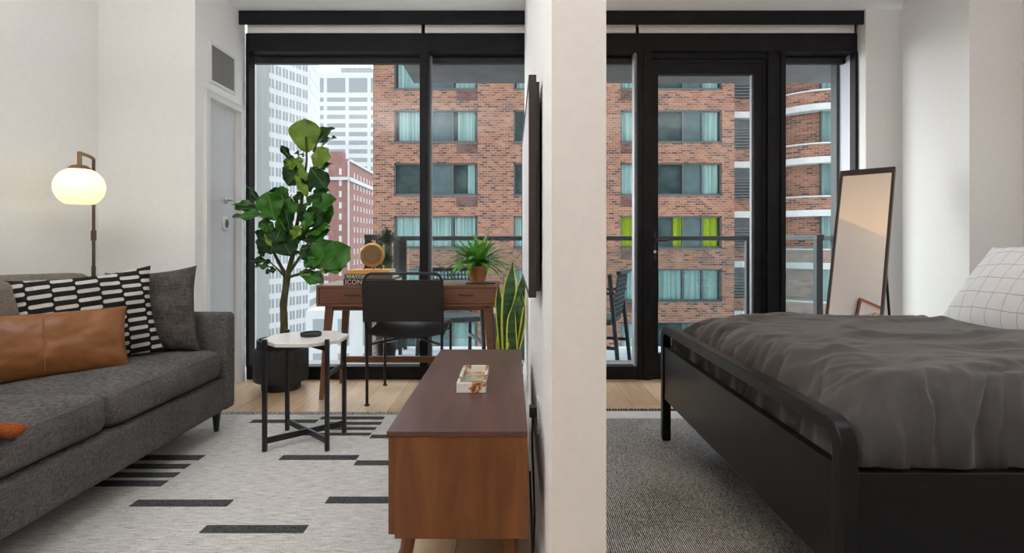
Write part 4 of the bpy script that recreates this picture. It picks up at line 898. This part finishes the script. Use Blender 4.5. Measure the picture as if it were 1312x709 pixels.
obj('stretcher', bx(DX0+0.045, DX1-0.045, DYb-0.045, DYb-0.025, 0.155, 0.20), M['desk'], dk, bevel=0.002)
# books
BZ = 0.753
def book(x0, x1, y0, y1, z0, z1, m, label, txt=None, size=0.03, rot=0, mt=None, tx=0.0, sp=1.0):
    cx_, cy_ = (x0+x1)/2, (y0+y1)/2; o = thing('book', (cx_, cy_, z0), label, 'book', 'books stacked on the desk', rot)
    w2, d2, h = (x1-x0)/2, (y1-y0)/2, z1-z0
    c = B(); box(c, -w2, w2, -d2, d2, 0, 0.003); box(c, -w2, w2, -d2, d2, h-0.003, h); box(c, -w2, w2, -d2, -d2+0.004, 0.003, h-0.003)
    obj('cover', c, m, o, local=True); obj('pages', bx(-w2+0.004, w2-0.004, -d2+0.004, d2-0.005, 0.003, h-0.003), M['paper'], o, local=True)
    if txt:
        tb_ = text_bm(txt, size, 0.0012, spacing=sp); bmesh.ops.translate(tb_, vec=(-w2+tx, -d2-0.0006, (h-size*0.70)/2), verts=tb_.verts)
        obj('title', tb_, mt or M['letter'], o, local=True)
    return o
bkx = PX(440, 0, 3.72).x
book(bkx, bkx+0.345, 3.72, 3.97, BZ+0.0005, BZ+0.0385, mat('black_cover', (0.012, 0.010, 0.009), 0.5), 'black book with ICON lettering on its spine at the bottom of the stack', 'ICON', 0.044, tx=0.010, sp=1.05)
book(bkx+0.004, bkx+0.325, 3.73, 3.96, BZ+0.0395, BZ+0.0715, mat('taupe_cover', (0.13, 0.095, 0.07), 0.6), 'taupe book with WATCH lettering in the middle of the desk stack', 'WATCH', 0.034, tx=0.012, mt=mat('pale_lettering', (0.72, 0.66, 0.55), 0.6))
book(bkx+0.02, bkx+0.30, 3.74, 3.96, BZ+0.0725, BZ+0.0965, mat('amber_cover', (0.62, 0.30, 0.035), 0.5), 'thin amber yellow book on top of the desk stack under the clock')
# alarm clock
CK = PX(477.5, 327.5, 3.84); cz0 = BZ+0.0970; cr = 0.083
ck = thing('alarm_clock', (CK.x, CK.y, cz0), 'round gold twin-foot alarm clock on the stack of books', 'clock')
cc = Vector((CK.x, CK.y, cz0+0.100))
obj('clock_body', lathe(B(), [(0.05, 0.032), (0.075, 0.028), (cr, 0.012), (cr, -0.020), (cr-0.004, -0.024), (cr-0.014, -0.024), (cr-0.016, -0.018), (0.01, -0.017)], cc, 48, axis='Y'), M['gold'], ck, smooth=True)
obj('clock_face', lathe(B(), [(cr-0.017, -0.0185), (0.001, -0.0186)], cc, 40, axis='Y'), mat('bronze_dial', (0.20, 0.115, 0.045), 0.5), ck)
nb = B()
for k in range(12):
    a = PI/2-2*PI*(k+1)/12; tb_ = text_bm(str(k+1), 0.017, 0.0008, 'CENTER'); merge(nb, tb_, (cc.x+0.050*math.cos(a), cc.y-0.0195, cc.z+0.050*math.sin(a)-0.006))
obj('numerals', nb, mat('dial_ink', (0.04, 0.02, 0.008), 0.5), ck)
hb = bar(B(), cc+Vector((0.006, -0.021, -0.002)), cc+Vector((-0.024, -0.021, 0.013)), 0.005, 0.001, 0.002, 0.001); bar(hb, cc+Vector((-0.006, -0.0215, -0.004)), cc+Vector((0.048, -0.0215, 0.016)), 0.003, 0.001, 0.0015, 0.001)
obj('hand', hb, mat('clock_hands', (0.10, 0.02, 0.012), 0.4), ck)
for s_ in (-1, 1): obj('foot', tube(B(), [cc+Vector((s_*0.045, 0, -0.070)), (cc.x+s_*0.062, cc.y, cz0+0.001)], [0.006, 0.004], 8), M['black'], ck, smooth=True)
obj('foot', tube(B(), [cc+Vector((0, 0.02, -0.075)), (cc.x, cc.y+0.035, cz0+0.001)], [0.007, 0.005], 8), M['black'], ck, smooth=True)
obj('handle', tube(B(), [cc+Vector((-0.048, 0, 0.075)), cc+Vector((-0.056, 0, 0.090)), cc+Vector((-0.045, 0, 0.105)), cc+Vector((-0.015, 0, 0.113)), cc+Vector((0.02, 0, 0.113)), cc+Vector((0.046, 0, 0.108)), cc+Vector((0.052, 0, 0.092)), cc+Vector((0.045, 0, 0.073))], 0.0028, 8), M['black'], ck, smooth=True)
obj('knob', lathe(B(), [(0.004, 0.08), (0.004, 0.092), (0.007, 0.094), (0.006, 0.100)], (cc.x, cc.y, cc.z), 12), M['gold'], ck, smooth=True)
# fern
FN = PX(612, 350, 3.88); fz = BZ
tr_ = thing('plant_tray', (FN.x+0.02, FN.y, fz), 'thin dark tray under the fern pot on the desk', 'tray')
obj('tray_plate', bx(FN.x-0.075, FN.x+0.125, FN.y-0.10, FN.y+0.10, fz+0.0005, fz+0.008), M['darkleg'], tr_, bevel=0.002)
fn = thing('potted_fern', (FN.x, FN.y, fz+0.0085), 'bushy green fern in a terracotta pot on the desk', 'plant')
obj('pot', lathe(B(), [(0.048, 0), (0.071, 0.085), (0.075, 0.088), (0.077, 0.112), (0.070, 0.112), (0.066, 0.09)], (FN.x, FN.y, fz+0.0085), 40), M['terracotta'], fn, smooth=True)
obj('soil', lathe(B(), [(0.01, 0.10), (0.068, 0.098), (0.068, 0.09)], (FN.x, FN.y, fz+0.0085), 24), M['soil'], fn, smooth=True)
fb = B(); random.seed(21)
for i in range(95):
    a = 2*PI*i/95*7+random.uniform(-.25, .25); el = random.uniform(0.15, 1.35); L = random.uniform(0.17, 0.29)*(1.0 if el < 1.0 else 0.85)
    dirh = Vector((math.cos(a), math.sin(a)*0.62, 0)); p = Vector((FN.x, FN.y, fz+0.115))+dirh*0.02; pts = []; v_ = (dirh*math.cos(el)+Vector((0, 0, math.sin(el)))).normalized()
    for k in range(19):
        pts.append(p.copy()); p = p+v_*(L/18); v_ = (v_+Vector((0, 0, -0.050-0.033*math.cos(el)))).normalized()
    tube(fb, pts, [0.0014]*19, 4)
    for k in range(1, 19):
        t_ = (pts[k]-pts[k-1]).normalized(); sd = t_.cross(Vector((0, 0, 1)))
        sd = sd.normalized() if sd.length > 0.05 else Vector((1, 0, 0)); ll = 0.027*math.sin(PI*(k/19.5)**0.7)+0.005
        for mid in (0, 0.5):
            c_ = pts[k]-(pts[k]-pts[k-1])*mid
            for s_ in (-1, 1):
                tip = c_+sd*s_*ll+t_*ll*0.45+Vector((0, 0, random.uniform(-.003, .004)))
                fb.faces.new([fb.verts.new(q) for q in (c_-t_*0.0022, c_+t_*0.0022, (c_+tip)/2+t_*0.0032, tip, (c_+tip)/2-t_*0.0022)])
obj('foliage', fb, M['fern'], fn)

# ------------------------------------------------------------------ desk chair
ch = thing('desk_chair', (-0.682, 3.78, 0), 'black leather sling chair with thin black tube frame at the desk', 'chair')
cl, cr_ = -0.920, -0.445; yb, yf = 3.54, 4.04
for x in (cl, cr_):
    s_ = 1 if x == cl else -1
    obj('leg', tube(B(), [(x, yb, 0.008), (x, yb, 0.50)], 0.0095, 12), M['black'], ch, smooth=True)
    obj('leg', tube(B(), [(x, yf, 0.008), (x, yf, 0.47)], 0.0095, 12), M['black'], ch, smooth=True)
    for y in (yb, yf): obj('foot_cap', lathe(B(), [(0.017, 0), (0.018, 0.006), (0.010, 0.014)], (x, y, 0), 14), M['black'], ch, smooth=True)
    obj('side_rail', tube(B(), [(x, yb, 0.44), (x, yf, 0.47)], 0.009, 10), M['black'], ch, smooth=True)
def bk(y_off, z): return None
tp = 0.842; ins = 0.03
bp = [(cl-0.002, yb, 0.44), (cl-0.006, yb-0.02, 0.60), (cl-0.006, yb-0.045, tp-0.04)]+[(cl+0.012, yb-0.05, tp-0.010), (cl+0.035, yb-0.052, tp), (cr_-0.035, yb-0.052, tp), (cr_-0.012, yb-0.05, tp-0.010), (cr_+0.006, yb-0.045, tp-0.04), (cr_+0.006, yb-0.02, 0.60), (cr_+0.002, yb, 0.44)]
obj('back_frame', tube(B(), bp, 0.0095, 12), M['black'], ch, smooth=True)
bb_ = B(); g = {}
for s_ in (0, 1):
    for i in range(25):
        for j in range(9):
            u, v_ = i/24, j/8; x = cl-0.016+(cr_-cl+0.032)*u; z = 0.535+0.265*v_
            y = yb-0.012-0.045*(z-0.44)/0.4+0.028*(1-(2*u-1)**2)*0.8+(-0.016 if s_ == 0 else 0.010)
            if u in (0, 1): y += 0.002*(1 if s_ == 0 else -1)
            g[s_, i, j] = bb_.verts.new((x, y, z))
    for i in range(24):
        for j in range(8): bb_.faces.new((g[s_, i, j], g[s_, i+1, j], g[s_, i+1, j+1], g[s_, i, j+1]))
for i in range(24):
    for j in (0, 8): bb_.faces.new((g[0, i, j], g[0, i+1, j], g[1, i+1, j], g[1, i, j]))
for j in range(8):
    for i in (0, 24): bb_.faces.new((g[0, i, j], g[0, i, j+1], g[1, i, j+1], g[1, i, j]))
obj('backrest', bb_, M['black_leather'], ch, smooth=True)
lc = B()
for x in (cl-0.004, cr_+0.004):
    for k in range(7):
        z = 0.55+0.038*k; yy = yb-0.016-0.045*(z-0.44)/0.4; tube(lc, [(x-0.014, yy-0.008, z), (x+0.014, yy-0.012, z+0.008)], 0.003, 5)
obj('lacing', lc, M['black_leather'], ch)
sb_ = B(); g = {}
for s_ in (0, 1):
    for i in range(17):
        for j in range(13):
            u, v_ = i/16, j/12; x = cl-0.004+(cr_-cl+0.008)*u; y = yb+0.02+(yf-yb-0.03)*v_; z = 0.455+0.03*v_-0.030*(1-(2*u-1)**2)+(0 if s_ else -0.012)+(0.008)
            g[s_, i, j] = sb_.verts.new((x, y, z))
    for i in range(16):
        for j in range(12): sb_.faces.new((g[s_, i, j], g[s_, i+1, j], g[s_, i+1, j+1], g[s_, i, j+1]))
for i in range(16):
    for j in (0, 12): sb_.faces.new((g[0, i, j], g[0, i+1, j], g[1, i+1, j], g[1, i, j]))
for j in range(12):
    for i in (0, 16): sb_.faces.new((g[0, i, j], g[0, i, j+1], g[1, i, j+1], g[1, i, j]))
obj('seat', sb_, M['black_leather'], ch, smooth=True)
obj('crossbar', tube(tube(B(), [(cl, yb, 0.385), (cr_, yf, 0.415)], 0.0075, 10), [(cr_, yb, 0.385), (cl, yf, 0.415)], 0.0075, 10), M['black'], ch, smooth=True)

# ------------------------------------------------------------------ snake plant
SP = Vector((-0.035, 3.42, 0)); sp_ = thing('snake_plant', SP, 'snake plant with yellow edged upright leaves beside the partition wall', 'plant')
obj('pot', lathe(B(), [(0.075, 0), (0.10, 0.20), (0.105, 0.205), (0.105, 0.225), (0.092, 0.225), (0.088, 0.20)], SP, 36), M['pot'], sp_, smooth=True)
obj('soil', lathe(B(), [(0.01, 0.21), (0.09, 0.208), (0.09, 0.19)], SP, 24), M['soil'], sp_, smooth=True)
sbm = B(); random.seed(8)
SL = [(655, 641, 361, 9, .0), (660, 659, 330, 14, -.02), (663, 668, 352, 13, .02), (666, 672, 340, 11, -.03), (656, 652, 392, 9, .03), (662, 673, 372, 12, -.05), (658, 664, 368, 12, .04), (664, 660, 385, 10, -.06), (654, 646, 405, 8, .05), (668, 671, 395, 10, .0)]
for i, (xb, xt, yt, wp, dy) in enumerate(SL):
    b_ = Vector((SP.x+(xb-661)*0.0048, SP.y+dy*0.8, 0.205)); t_ = PX(xt, yt, SP.y+dy); t_.x = min(t_.x, 0.066); L = (t_-b_).length; n = 16; prev = None; tw = random.uniform(-.9, .9)
    for k in range(n+1):
        s_ = k/n; c_ = b_.lerp(t_, s_)+Vector((0.012*math.sin(s_*PI*1.6+i), 0.015*math.sin(s_*4+i), 0)); w_ = wp*SP.y/F*0.62*(0.75+0.5*math.sin(PI*min(1, s_*1.05)))*(1 if s_ < 0.8 else max(0.03, (1-s_)/0.2))
        a = tw*s_+random.Random(i).uniform(-.4, .4); dv_ = Vector((math.cos(a), math.sin(a), 0)); up_ = Vector((-math.sin(a), math.cos(a), 0))
        cu = [sbm.verts.new(Vector((min((c_+dv_*w_*q).x, 0.082), (c_+dv_*w_*q).y, c_.z))+up_*z_) for q, z_ in ((-1, 0), (-0.76, 0.003), (0, 0.007), (0.76, 0.003), (1, 0))]
        if prev:
            for j in range(4):
                f = sbm.faces.new((prev[j], prev[j+1], cu[j+1], cu[j])); f.material_index = 1 if j in (0, 3) else 0
        prev = cu
obj('foliage', sbm, [M['snake'], M['snake_edge']], sp_, smooth=True)

# ------------------------------------------------------------------ media console
co = thing('media_console', (-0.155, 2.2, 0), 'walnut media console with tapered legs along the partition wall', 'console')
CX0, CX1, CYa, CYb, CZ0, CZ1 = -0.360, 0.045, 1.60, 2.82, 0.185, 0.496
cb_ = B(); box(cb_, CX0+0.022, CX1, CYa+0.003, CYb-0.003, CZ0, CZ1-0.016); obj('body', cb_, M['walnut'], co, bevel=0.0025)
obj('top', bx(CX0, CX1, CYa, CYb, CZ1-0.0155, CZ1), M['walnut_top'], co, bevel=0.002)
for k, (a, b) in enumerate(((1.61, 2.005), (2.012, 2.408), (2.415, 2.81))):
    dr = obj('door', bx(CX0+0.003, CX0+0.0215, a, b, CZ0+0.01, CZ1-0.02), M['walnut'], co, bevel=0.0015)
    obj('handle', tube(B(), [(CX0-0.012, a+0.30, 0.40), (CX0-0.012, a+0.37, 0.40)], 0.005, 8), M['bronze'], dr, smooth=True)
for x, dx in ((CX0+0.055, -0.025), (CX1-0.055, 0.02)):
    for y, dy in ((CYa+0.07, -0.03), (CYb-0.07, 0.03)):
        obj('leg', tube(B(), [(x+dx, y+dy, 0.0), (x, y, CZ0)], [0.013, 0.023], 16), M['walnut'], co, smooth=True)
# onyx tray
ty = thing('onyx_tray', (-0.147, 2.15, CZ1), 'white and brown banded onyx tray on the media console', 'tray')
tx0, tx1, ty0, ty1, tz, th = -0.200, -0.094, 2.005, 2.30, CZ1+0.0005, 0.011
rim = B(); box(rim, tx0, tx1, ty0, ty0+th, tz, tz+0.036); box(rim, tx0, tx1, ty1-th, ty1, tz, tz+0.036); box(rim, tx0, tx0+th, ty0+th, ty1-th, tz, tz+0.036); box(rim, tx1-th, tx1, ty0+th, ty1-th, tz, tz+0.036)
obj('rim', rim, M['onyx'], ty, bevel=0.0015); obj('tray_floor', bx(tx0+th, tx1-th, ty0+th, ty1-th, tz, tz+0.010), M['onyx_in'], ty)
# television
tv = thing('television', (0.07, 2.35, 0.87), 'flat framed television showing pale art on the partition wall', 'television')
TX, tz0, tz1, ya, yb_ = 0.052, 0.865, 1.562, 1.74, 2.96
fb = B(); tt_ = 0.014
box(fb, TX, TX+0.024, ya, yb_, tz0, tz0+tt_); box(fb, TX, TX+0.024, ya, yb_, tz1-tt_, tz1); box(fb, TX, TX+0.024, ya, ya+tt_, tz0+tt_, tz1-tt_); box(fb, TX, TX+0.024, yb_-tt_, yb_, tz0+tt_, tz1-tt_)
obj('bezel', fb, M['tvframe'], tv, bevel=0.001); obj('screen', bx(TX+0.003, TX+0.02, ya+tt_, yb_-tt_, tz0+tt_, tz1-tt_), M['canvas'], tv)
obj('back_panel', bx(TX+0.024, TX+0.034, ya+0.01, yb_-0.01, tz0+0.02, tz1-0.02), M['plastic_black'], tv)
obj('wall_bracket', bx(TX+0.034, 0.0935, 2.1, 2.6, 1.05, 1.4), M['plastic_black'], tv)
# outlet and cord behind the console
OY = 2.0; ot = thing('wall_outlet', (0.095, OY, 0.42), 'white wall outlet low on the partition wall behind the console', 'outlet')
obj('plate', bx(0.089, 0.0945, OY-0.035, OY+0.035, 0.36, 0.48), M['plastic_white'], ot, bevel=0.002)
cd = obj('power_cord', tube(B(), [(0.076, OY, 0.43), (0.070, OY-0.04, 0.36), (0.073, OY-0.09, 0.25), (0.075, OY-0.14, 0.12), (0.068, OY-0.22, 0.05), (0.062, OY-0.28, 0.08), (0.060, OY-0.26, 0.20), (0.058, OY-0.2, 0.30)], 0.0035, 8), M['plastic_black'], None, smooth=True)
bm_ = bmesh.new(); bm_.from_mesh(cd.data); box(bm_, 0.062, 0.0885, OY-0.018, OY+0.018, 0.415, 0.45); bm_.to_mesh(cd.data); bm_.free()
T(cd, 'black power cord and plug hanging between console and partition wall', 'cord')

# ------------------------------------------------------------------ bed
bd = thing('bed', (1.85, 2.12, 0), 'black wooden bed frame with rounded footboard on the grey rug', 'bed')
bx0, bx1 = 0.778, 0.822; Yn, Yf = 1.318, 2.925; zt = 0.612
fb = B()   # open frame: rounded inverted U, section 44 x 40 mm
def ring_path(o):   # offset inward by o
    R_ = 0.075-o; pts = [(Yn+o, 0.0)]
    pts += [(Yn+o+R_-R_*math.cos(a), zt-o-R_+R_*math.sin(a)) for a in [PI/2*i/8 for i in range(9)]]
    pts += [(Yf-o-R_+R_*math.sin(a), zt-o-R_+R_*math.cos(a)) for a in [PI/2*i/8 for i in range(9)]]
    pts += [(Yf-o, 0.0)]; return pts
po_, pi_ = ring_path(0), ring_path(0.044)
vo = [[fb.verts.new((x, y, max(z, 0.012))) for (y, z) in p] for p in (po_, pi_) for x in (bx0, bx1)]
for i in range(len(po_)-1):
    for A, C in ((vo[0], vo[1]), (vo[1], vo[3]), (vo[3], vo[2]), (vo[2], vo[0])): fb.faces.new((A[i], A[i+1], C[i+1], C[i]))
for i in (0, -1): fb.faces.new((vo[0][i], vo[1][i], vo[3][i], vo[2][i]))
ft = obj('footboard_frame', fb, M['bedwood'], bd, bevel=0.007, seg=3)
obj('footboard_panel', bx(bx0+0.008, bx1-0.006, Yn+0.044, Yf-0.044, 0.228, 0.497), M['bedwood'], bd, bevel=0.003)
obj('side_rail', bx(bx1, 3.0, Yn+0.014, Yn+0.044, 0.20, 0.487), M['bedwood'], bd, bevel=0.004)
obj('side_rail', bx(bx1, 3.0, Yf-0.044, Yf-0.014, 0.20, 0.487), M['bedwood'], bd, bevel=0.004)
hbd = B(); box(hbd, 3.0, 3.045, Yn, Yf, 0.25, 1.10); obj('headboard', hbd, M['bedwood'], bd, bevel=0.012)
for y in (Yn+0.02, Yf-0.06): obj('leg', bx(3.0, 3.045, y, y+0.04, 0.0, 0.25), M['bedwood'], bd)
obj('slat_base', bx(bx1+0.01, 2.99, Yn+0.05, Yf-0.05, 0.25, 0.30), M['bedwood'], bd)
mt_ = obj('mattress', rbox(bx1+0.085, 2.99, Yn+0.125, Yf-0.125, 0.302, 0.585, 0.09), M['linen'], None, smooth=True); T(mt_, 'white mattress in the black bed frame under the charcoal duvet', 'mattress')
# fitted white sheet fold near the pillows
def cloth(name, X0, X1, Y0, Y1, fz_, nx, ny, m, label, cat, th_=0.012):
    bm = B(); g = {}
    for i in range(nx+1):
        for j in range(ny+1): g[i, j] = bm.verts.new(fz_(i/nx, j/ny))
    for i in range(nx):
        for j in range(ny): bm.faces.new((g[i, j], g[i+1, j], g[i+1, j+1], g[i, j+1]))
    o = obj(name, bm, m, None, smooth=True)
    for p in o.data.polygons: p.use_smooth = True
    md = o.modifiers.new('thick', 'SOLIDIFY'); md.thickness = th_; md.offset = -1
    return T(o, label, cat)
DX_0, DX_1, DYn, DYf = 0.832, 2.03, Yn+0.052, Yf-0.050
def ridge(p): return math.exp(-(noise.noise(p)*5.5)**2)
def duvet(u, v):
    x = DX_0+(DX_1-DX_0)*u; y = DYn+(DYf-DYn)*v
    if u > 0.9: x += 0.05*noise.noise(Vector((y*2.2, 3.1, 0)))+0.02*math.sin(y*4)*(u-0.9)*10
    dn, dff, df = (y-DYn), (DYf-y), (x-DX_0)
    R1, R2, R3 = 0.16, 0.22, 0.17
    def edge(d, R, p=2.3): return 1.0 if d >= R else max(0.0, 1-(1-d/R)**p)**(1/p)
    e = edge(dn, R1, 2.8)*edge(dff, R2)*edge(df, R3, 2.2)
    soft = (1-min(1, df/0.50))**2*0.035+(1-min(1, dff/0.5))**2*0.02
    base = 0.475; top = 0.692-soft+0.010*math.sin(x*3.0+0.4)*math.cos(y*2.7)
    if u > 0.93: top -= 0.028*((u-0.93)/0.07)
    z = base+(top-base)*e
    P = Vector((x, y, 0)); wv_ = noise.noise_vector(P*3.1)*0.10; Q = P+wv_
    w1 = ridge(Vector((Q.x*1.0+Q.y*0.6, Q.y*2.6-Q.x*0.8, 1.0))); w2 = ridge(Vector((Q.x*2.0-Q.y*1.2, Q.y*4.6+Q.x*1.9, 5.0)))
    w3 = ridge(Vector((Q.x*6+Q.y*4, Q.y*9-Q.x*3, 2.0)))
    near = max(0, 1-min(dn/0.45, df/0.40))
    z += (0.015*(w1-0.4)+0.009*w2+0.0036*w3*(0.6+1.5*near)+0.012*noise.noise(Vector((x*1.7, y*2.6, 9))))*min(1, e*1.2)
    ca = math.atan2(dn+0.10, df+0.10); cr0 = math.hypot(dn+0.1, df+0.1)      # creases radiating from the near foot corner
    z += 0.020*ridge(Vector((ca*3.6, 4.4, cr0*1.2)))*max(0, 1-cr0/0.62)*min(1, e*1.3)
    gn, gf, gff = max(0.0, 1-dn/R1), max(0.0, 1-df/R3), max(0.0, 1-dff/R2)
    drop = min(1.0, math.sqrt(gn*gn+gf*gf+gff*gff)); vx, vy = -gf, gff-gn; vl = math.hypot(vx, vy) or 1.0
    s_ = (x-DX_0)-(y-DYn)+(3*gff); sw = s_+0.04*noise.noise(Vector((s_*3, z*5, 4)))
    fold = ridge(Vector((sw*5.0, 7.7, z*2.0))); fold2 = ridge(Vector((sw*11, 3.1, z*5))); fold3 = noise.noise(Vector((sw*30, 1.7, z*14)))
    amp = (0.034*fold+0.018*fold2+0.007*fold3)*drop**0.6-0.020*drop
    x += vx/vl*amp; y += vy/vl*amp
    z += 0.014*noise.noise(Vector((s_*8, 1.2, 0)))*(drop**4)
    return (max(x, 0.826), min(max(y, Yn+0.030), Yf-0.02), max(z, 0.492 if (y < Yn+0.046 or y > Yf-0.05) else 0.46))
cloth('duvet', 0, 0, 0, 0, lambda u, v: duvet(1-(1-u**1.0), 0.5-0.5*math.cos(PI*v)*(1) if False else (v*0.7+0.3*(0.5-0.5*math.cos(PI*v)))), 220, 260, M['duvet'], 'rumpled charcoal duvet spread over the black bed', 'duvet', 0.010)
def sheet(u, v):
    x = 1.86+1.12*u; y = Yn+0.048+(Yf-Yn-0.096)*v; e = min(1, min(v, 1-v)*14); z = 0.612+0.018*math.sqrt(e)+0.010*noise.noise(Vector((x*5, y*5, 2)))+0.006*ridge(Vector((x*6, y*9, 0)))
    return (x, y, z-(0.03 if e < 0.2 else 0))
cloth('bed_sheet', 0, 0, 0, 0, sheet, 80, 110, M['linen'], 'white sheet showing between the duvet and the pillow', 'sheet', 0.006)
pil('bed_pillow', (2.25, 2.40, 0.825), math.radians(-90), 0.62, 0.74, 0.46, 0.19, M['check'], 'white bed pillow with a thin grey check standing at the front', 'pillow', 2, group='bed pillows', wr=0.008)
pil('bed_pillow', (2.60, 2.44, 0.85), math.radians(-90), 0.50, 0.72, 0.46, 0.18, M['linen'], 'plain white bed pillow leaning behind the checked pillow', 'pillow', 14, group='bed pillows', wr=0.008)

# ------------------------------------------------------------------ standing mirror
nrm_ = Vector((-0.72, -0.69, 0)).normalized(); mw, mh = 0.31, 1.577; lean = math.radians(18)
mang = math.atan2(nrm_.x, -nrm_.y)      # rotate the -Y facing local frame
mr = thing('standing_mirror', (1.968, 3.304, 0.012), 'tall leaning standing mirror with thin dark frame behind the bed', 'mirror')
Rm = Matrix.Rotation(-mang if False else math.atan2(nrm_.y, nrm_.x)+PI/2, 3, 'Z')@Matrix.Rotation(-lean, 3, 'X')
mr.rotation_euler = Rm.to_euler()
h0 = 0.012
fb = B(); f_ = 0.016
box(fb, -mw/2, -mw/2+f_, -0.014, 0.014, h0, mh); box(fb, mw/2-f_, mw/2, -0.014, 0.014, h0, mh); box(fb, -mw/2+f_, mw/2-f_, -0.014, 0.014, mh-0.035, mh); box(fb, -mw/2+f_, mw/2-f_, -0.014, 0.014, h0, h0+f_)
obj('frame', fb, M['tvframe'], mr, local=True, bevel=0.001)
obj('mirror_glass', bx(-mw/2+f_, mw/2-f_, -0.006, -0.003, h0+f_, mh-0.035), M['mirror'], mr, local=True)
obj('back_board', bx(-mw/2+f_, mw/2-f_, 0.0, 0.010, h0+f_, mh-0.035), M['plastic_black'], mr, local=True)
inv = Rm.inverted(); foot = inv@Vector((-nrm_.x*0.70, -nrm_.y*0.70, 0.012))
sd = B(); 
for s_ in (-1, 1): bar(sd, (s_*mw*0.36, 0.014, 1.15), (foot.x+s_*mw*0.36, foot.y, foot.z+0.0), 0.014, 0.014)
bar(sd, (-mw*0.36+foot.x, foot.y, foot.z+0.25), (mw*0.36+foot.x, foot.y, foot.z+0.25), 0.01, 0.01) if False else None
obj('easel_leg', sd, M['black'], mr, local=True)

# framed picture on the bedroom face of the partition (seen in the mirror)
pc = thing('wall_picture', (0.225, 2.36, 1.2), 'wooden framed picture of a round woven motif seen in the mirror', 'picture')
X = 0.2255; y0, y1, z0, z1 = 1.98, 2.46, 1.46, 1.92; t = 0.022; f = B()
for a, b, c, e in ((y0, y1, z0, z0+t), (y0, y1, z1-t, z1), (y0, y0+t, z0+t, z1-t), (y1-t, y1, z0+t, z1-t)): box(f, X, X+0.03, a, b, c, e)
obj('frame', f, M['desk'], pc, bevel=0.002); obj('mat_board', bx(X, X+0.012, y0+t, y1-t, z0+t, z1-t), M['linen'], pc)
wm = bricks('woven_fan', [(0.30, 0.20, 0.10), (0.55, 0.42, 0.26)], (0.75, 0.70, 0.6), bw=0.035, bh=0.022, ms=0.004, axis='YZ')
obj('woven_disc', lathe(B(), [(0.165, 0.012), (0.16, 0.018)], (X, (y0+y1)/2, (z0+z1)/2), 48, axis='X'), wm, pc)

for px_, py_, pw_, pc_ in FILL:  # unseen trays added to hold the fill light
    p_ = thing('added_fill_tray', (px_, py_, PZ), 'square white uplighting tray added as fill light %s above the viewer' % ('in the living room' if px_ < 0 else 'in the bedroom'), 'lamp', 'added fill lights out of view')
    tb = B(); box(tb, px_-0.55, px_+0.55, py_-0.55, py_+0.55, PZ, PZ+0.025)
    for a, b, c, e in ((-0.55, 0.55, -0.55, -0.53), (-0.55, 0.55, 0.53, 0.55), (-0.55, -0.53, -0.53, 0.53), (0.53, 0.55, -0.53, 0.53)): box(tb, px_+a, px_+b, py_+c, py_+e, PZ+0.025, PZ+0.06)
    obj('tray', tb, M['trim'], p_)
    for a in (-0.5, 0.5):
        for b in (-0.5, 0.5): obj('cable', tube(B(), [(px_+a, py_+b, PZ+0.02), (px_+a, py_+b, CEIL)], 0.002, 6), M['chrome'], p_)
